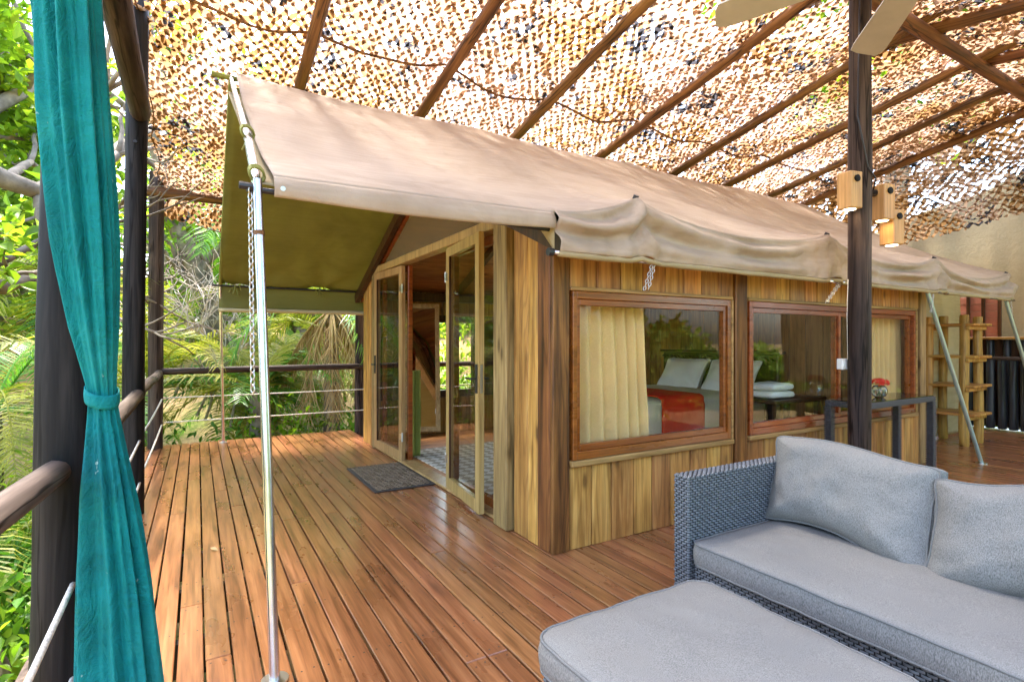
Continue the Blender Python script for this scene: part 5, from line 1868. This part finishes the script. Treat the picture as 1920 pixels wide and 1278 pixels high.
def shrub(label, base, size, seed, nleaf, mat='leaf_bush', L=.11, wd=.05, stems=9, cat='shrub', group='shrubs below the deck edge'):
    root = empty('leafy_shrub', base, label, cat, group)
    rg = random.Random(seed); r = np.random.default_rng(seed)
    b = Vector(base); mb = MB(); ends = []
    for k in range(stems):
        a = rg.uniform(0, 6.28); e = rg.uniform(.1, .9)
        p = b + Vector((math.cos(a) * size[0] * e, math.sin(a) * size[1] * e, size[2] * rg.uniform(.45, .95)))
        pts = [b, b.lerp(p, .5) + Vector((0, 0, size[2] * .12)), p]
        mb.tube(pts, [.014, .01, .005], 5)
        ends += [pts[1], p, b.lerp(p, .75) + Vector((0, 0, size[2] * .08))]
    mb.build('stem', 'bark_brown', root, smooth=True)
    E = np.array([list(e) for e in ends])
    idx = r.integers(0, len(E), nleaf)
    sp = np.array(size) * .27
    pos = E[idx] + r.normal(0, 1, (nleaf, 3)) * sp
    out = pos - np.array(base) - np.array([0, 0, size[2] * .3])
    dr = out / (np.linalg.norm(out, axis=1, keepdims=True) + 1e-6) + r.normal(0, .55, (nleaf, 3)) + np.array([0, 0, -.1])
    s = .6 + .8 * r.random(nleaf)
    V, q = leaf_arrays(pos, dr, L * s, wd * s, r)
    np_mesh('foliage', V, quads=q, mat=mat, parent=root)
    return root

def vegetation():
    # the big broad-leaved tree left of the deck: leaning trunk, limbs returning across the view
    broad_tree('large broad leaved tree with grey limbs left of the deck', (-1.15, 4.6, -1.8),
        [([(-1.10, 4.5, -1.9), (-1.35, 4.7, -.6), (-1.9, 5.1, .5), (-2.6, 5.9, 1.6), (-2.9, 7.0, 2.6)], [.34, .28, .24, .19, .16], 0),
         ([(-2.9, 7.0, 2.6), (-2.2, 7.3, 3.25), (-1.5, 7.6, 3.05), (-.9, 8.2, 3.7), (-.5, 9.0, 4.4)], [.13, .11, .10, .08, .05], 9),
         ([(-2.9, 7.0, 2.6), (-2.5, 8.2, 3.5), (-1.9, 9.0, 4.6), (-1.4, 9.6, 5.6)], [.12, .10, .08, .05], 9),
         ([(-2.7, 6.3, 1.9), (-2.0, 6.9, 2.0), (-1.5, 7.4, 2.0), (-1.1, 8.1, 2.3)], [.11, .09, .07, .04], 6),
         ([(-2.9, 7.0, 2.6), (-3.3, 8.3, 4.2), (-3.1, 9.6, 6.0)], [.12, .09, .05], 7)], 12, per=4, L=.18, wd=.095, depth=3, size=1.1, keep=lambda p: p.x < -.13 * p.y - .05)
    broad_tree('slanting grey trunk tree behind the deck corner', (1.0, 13.2, -1.8),
        [([(1.3, 13.0, -1.8), (.55, 12.4, 1.2), (-.05, 11.9, 2.6), (-.45, 11.6, 4.0), (-.8, 11.6, 6.0)], [.22, .19, .17, .15, .10], 8),
         ([(-.05, 11.9, 2.6), (.6, 12.0, 3.6), (1.3, 12.6, 4.6)], [.11, .08, .04], 4)], 31, 'leaf_almond', per=1, L=.18, wd=.09, depth=3, size=1.2)
    # bare pale branches hanging behind the porch
    rg = random.Random(77)
    mb = MB(); tips = []
    root = empty('bare_shrub', (.6, 10.4, -1.7), 'tangle of bare pale branches behind the porch', 'shrub')
    for k in range(7):
        p = Vector((-.1 + rg.uniform(-.6, .9), 10.6 + rg.uniform(-.3, .5), .1 + rg.uniform(-.4, .4)))
        grow(mb, p, Vector((rg.uniform(-.5, .5), rg.uniform(-.2, .2), 1)).normalized(), 1.0, .026, 4, tips, rg, spread=.85, up=.05, ratio=.74, minr=.0045)
    mb.build('branches', 'twig', root, smooth=True)
    # palms
    palm('tall coconut palm with drooping green fronds behind the porch', (1.25, 12.8, -1.8), 6.1, 20, 3.4, 5, ['palm_green', 'palm_green', 'palm_yellow'], ll=.75, droop=1.5, elevs=(-.35, 1.2), n=50, width=.05)
    palm('low arching palm with yellow green fronds left of the porch opening', (-.7, 10.6, -1.7), 2.3, 17, 3.0, 6, ['palm_yellow', 'palm_yellow', 'palm_green'], ll=.55, droop=1.3, elevs=(.1, 1.25), n=50, width=.036)
    palm('dark green palm clump behind the middle of the porch', (1.2, 11.0, -1.7), 2.1, 15, 2.7, 7, ['palm_green', 'palm_green', 'palm_yellow'], ll=.55, droop=1.25, elevs=(0, 1.3), n=48, width=.036, dead=2)
    palm('palm with hanging dry brown fronds behind the tent corner', (2.05, 9.75, -1.7), 3.7, 9, 2.2, 8, ['palm_green', 'palm_yellow'], ll=.6, droop=1.5, elevs=(-.2, 1.2), n=44, dead=18, width=.04)
    palm('arching yellow green palm right behind the back rail', (.85, 9.5, -1.7), 2.35, 17, 2.4, 17, ['palm_yellow', 'palm_green', 'palm_yellow', 'palm_yellow'], ll=.6, droop=1.35, elevs=(-.15, 1.1), n=52, width=.034, az_range=(.2, 3.35))
    palm('pale feathery palm left of the deck corner', (-2.5, 10.2, -1.7), 2.1, 14, 2.9, 9, ['palm_yellow', 'palm_green'], ll=.55, droop=1.4, elevs=(-.4, 1.2), n=46, dead=2, width=.036)
    palm('young palm close to the deck beyond the curtain post', (-1.9, 6.9, -1.75), 1.0, 11, 2.0, 10, ['palm_yellow', 'palm_green'], ll=.42, droop=1.3, elevs=(-.1, 1.1), n=42, width=.03)
    palm('slender palm far behind the log posts', (-2.6, 15.5, -1.8), 4.6, 14, 3.4, 13, ['palm_green', 'palm_yellow'], ll=.65, droop=1.4, elevs=(-.4, 1.2), n=40, width=.045)
    palm('bright palm far behind the tent opening', (3.4, 15.5, -1.8), 2.6, 13, 3.2, 14, ['palm_yellow', 'palm_green'], ll=.6, droop=1.3, elevs=(-.2, 1.2), n=40, width=.045)
    palm('palm seen through the far cabin window', (4.4, 10.6, -1.7), 1.6, 13, 2.6, 15, ['palm_green', 'palm_yellow'], ll=.5, droop=1.3, elevs=(0, 1.2), n=40, width=.04)
    # shrubs
    spots = [(-1.3, 4.1, .55, .8, .95, 'small shrub under the near rail beside the curtain post'), (-1.35, 5.3, .6, .8, 1.2, 'round shrub just outside the rail past the curtain'),
             (-1.6, 6.8, .8, .8, 1.1, 'leafy shrub filling the gap before the corner post'), (-1.2, 8.4, .7, .7, 1.25, 'green shrub outside the deck corner'),
             (-.3, 9.5, .8, .5, 1.45, 'low green shrub behind the corner post'), (.55, 9.35, .7, .5, 1.6, 'low bushy shrub behind the back rail'),
             (1.35, 9.3, .6, .4, 1.6, 'bright bushy shrub behind the porch boards'), (2.45, 9.3, .5, .4, 1.45, 'tall shrub beside the cabin back corner'),
             (3.2, 9.6, .9, .7, 2.4, 'shrub outside the far cabin window'), (4.4, 9.8, 1.0, .7, 2.9, 'large shrub outside the far long window'), (5.6, 9.8, 1.0, .7, 3.0, 'large shrub beside the rear of the cabin')]
    for i, (x, y, a, b, h, lab) in enumerate(spots):
        shrub(lab, (x, y, -1.75), (a, b, h), 40 + i, 1500, L=.12, wd=.055, mat='leaf_bush' if i % 3 else 'leaf_almond')
    broad_tree('leafy tree behind the tall palms', (-1.2, 19.0, -1.8),
        [([(-1.2, 19, -1.8), (-1.0, 19, 2), (-.8, 19, 3.6), (-.6, 19, 5.0)], [.3, .26, .2, .1], 14)], 51, 'leaf_far', per=9, L=.34, wd=.2, depth=2, size=2.6, spreadleaf=.3, r0=.12)
    broad_tree('leafy tree far behind the tent front', (3.2, 19.5, -1.8),
        [([(3.2, 19.5, -1.8), (3.0, 19.4, 2), (2.9, 19.3, 3.6), (2.8, 19.3, 4.8)], [.3, .26, .2, .1], 14)], 52, 'leaf_far', per=9, L=.34, wd=.2, depth=2, size=2.6, spreadleaf=.3, r0=.12)
    broad_tree('leafy tree far left behind the curtain', (-5.6, 16.5, -1.8),
        [([(-5.6, 16.5, -1.8), (-5.4, 16.4, 2), (-5.2, 16.3, 3.4), (-5.1, 16.3, 4.6)], [.3, .26, .2, .1], 14)], 53, 'leaf_far', per=9, L=.32, wd=.19, depth=2, size=2.4, spreadleaf=.3, r0=.12)
    broad_tree('spreading tree leaning over the far end of the netting', (13.2, 6.0, -1.8),
        [([(13.2, 6.0, -1.8), (13.0, 5.9, 2), (12.9, 5.6, 5.6), (12.0, 5.0, 7.2), (11.0, 4.6, 7.9)], [.3, .26, .2, .14, .08], 16)], 57, 'leaf_almond', per=8, L=.3, wd=.17, depth=2, size=1.7, spreadleaf=.25, r0=.1)
    # behind the seats: greenery that the panes mirror
    broad_tree('dark tree behind the seats mirrored in the windows', (3.5, -7.5, -1.8),
        [([(3.5, -7.5, -1.8), (3.6, -7.5, 1.5), (3.6, -7.4, 4)], [.25, .2, .12], 20)], 54, 'leaf_far', per=9, L=.3, wd=.17, depth=2, size=2.4, spreadleaf=.3, r0=.12)
    broad_tree('second tree behind the seats mirrored in the long window', (9.0, -7.0, -1.8),
        [([(9.0, -7, -1.8), (9, -7, 1.5), (9.1, -6.9, 4)], [.25, .2, .12], 20)], 55, 'leaf_far', per=9, L=.3, wd=.17, depth=2, size=2.4, spreadleaf=.3, r0=.12)
    palm('palm behind the seats mirrored in the window glass', (5.8, -5.2, -1.8), 2.4, 14, 2.8, 16, ['palm_green', 'palm_green', 'palm_yellow'], ll=.55, droop=1.3, n=36, width=.045)
    # the wood that closes the view
    r = np.random.default_rng(8)
    n = 70000
    th = r.uniform(0, 2 * math.pi, n)
    rd = r.uniform(21, 28, n)
    pos = np.stack([3 + rd * np.sin(th), 1 + rd * np.cos(th), np.zeros(n)], -1)
    top = (2.5 + 1.5 * np.sin(th * 14 + 1) + 1.1 * np.sin(th * 37)) * np.where(np.cos(th) > .5, 1.0, .5)
    pos[:, 2] = -1.8 + (top + 1.8) * r.random(n) ** .85
    pos[:, 2] += np.where(np.cos(th) > .5, 2.4, 0)
    V, q = leaf_arrays(pos, r.normal(0, 1, (n, 3)), .5 * (.6 + .7 * r.random(n)), .3 * (.6 + .7 * r.random(n)), r)
    tag(np_mesh('far_wood', V, quads=q, mat='leaf_far'), 'dense green wood closing the view all round', 'wood', kind='stuff')
    # ground cover below the deck
    n = 9000
    pos = np.stack([r.uniform(-6, 6, n), r.uniform(3, 12.5, n), np.zeros(n)], -1)
    ok = ~((pos[:, 0] > -.8) & (pos[:, 1] < 8.9))
    pos = pos[ok]; n = len(pos)
    pos[:, 2] = -1.75 + .5 * r.random(n) ** 2 + .25 * np.sin(pos[:, 0] * .5 + 1) * np.sin(pos[:, 1] * .37)
    V, q = leaf_arrays(pos, r.normal(0, .6, (n, 3)) + np.array([0, 0, .6]), .3 * (.5 + .8 * r.random(n)), .11 * (.6 + .7 * r.random(n)), r)
    tag(np_mesh('ground_cover', V, quads=q, mat='leaf_bush'), 'low green ground cover around the deck', 'plants', kind='stuff')
vegetation()

# a few fallen leaves on the boards
for i, (x, y, lab) in enumerate(((.12, 4.05, 'curled dry leaf lying on the boards near the steel pole'), (.95, 6.1, 'small dry leaf lying on the boards toward the far rail'))):
    r = np.random.default_rng(90 + i)
    a = r.random() * 6
    V, q = leaf_arrays(np.array([[x, y, .008]]), np.array([[math.cos(a), math.sin(a), .12]]), np.array([.075]), np.array([.028]), r, curl=.02)
    V[:, 2] = np.maximum(V[:, 2], .004)
    tag(np_mesh('fallen_leaf', V, quads=q, mat='palm_dry'), lab, 'leaf', 'fallen leaves on the deck')
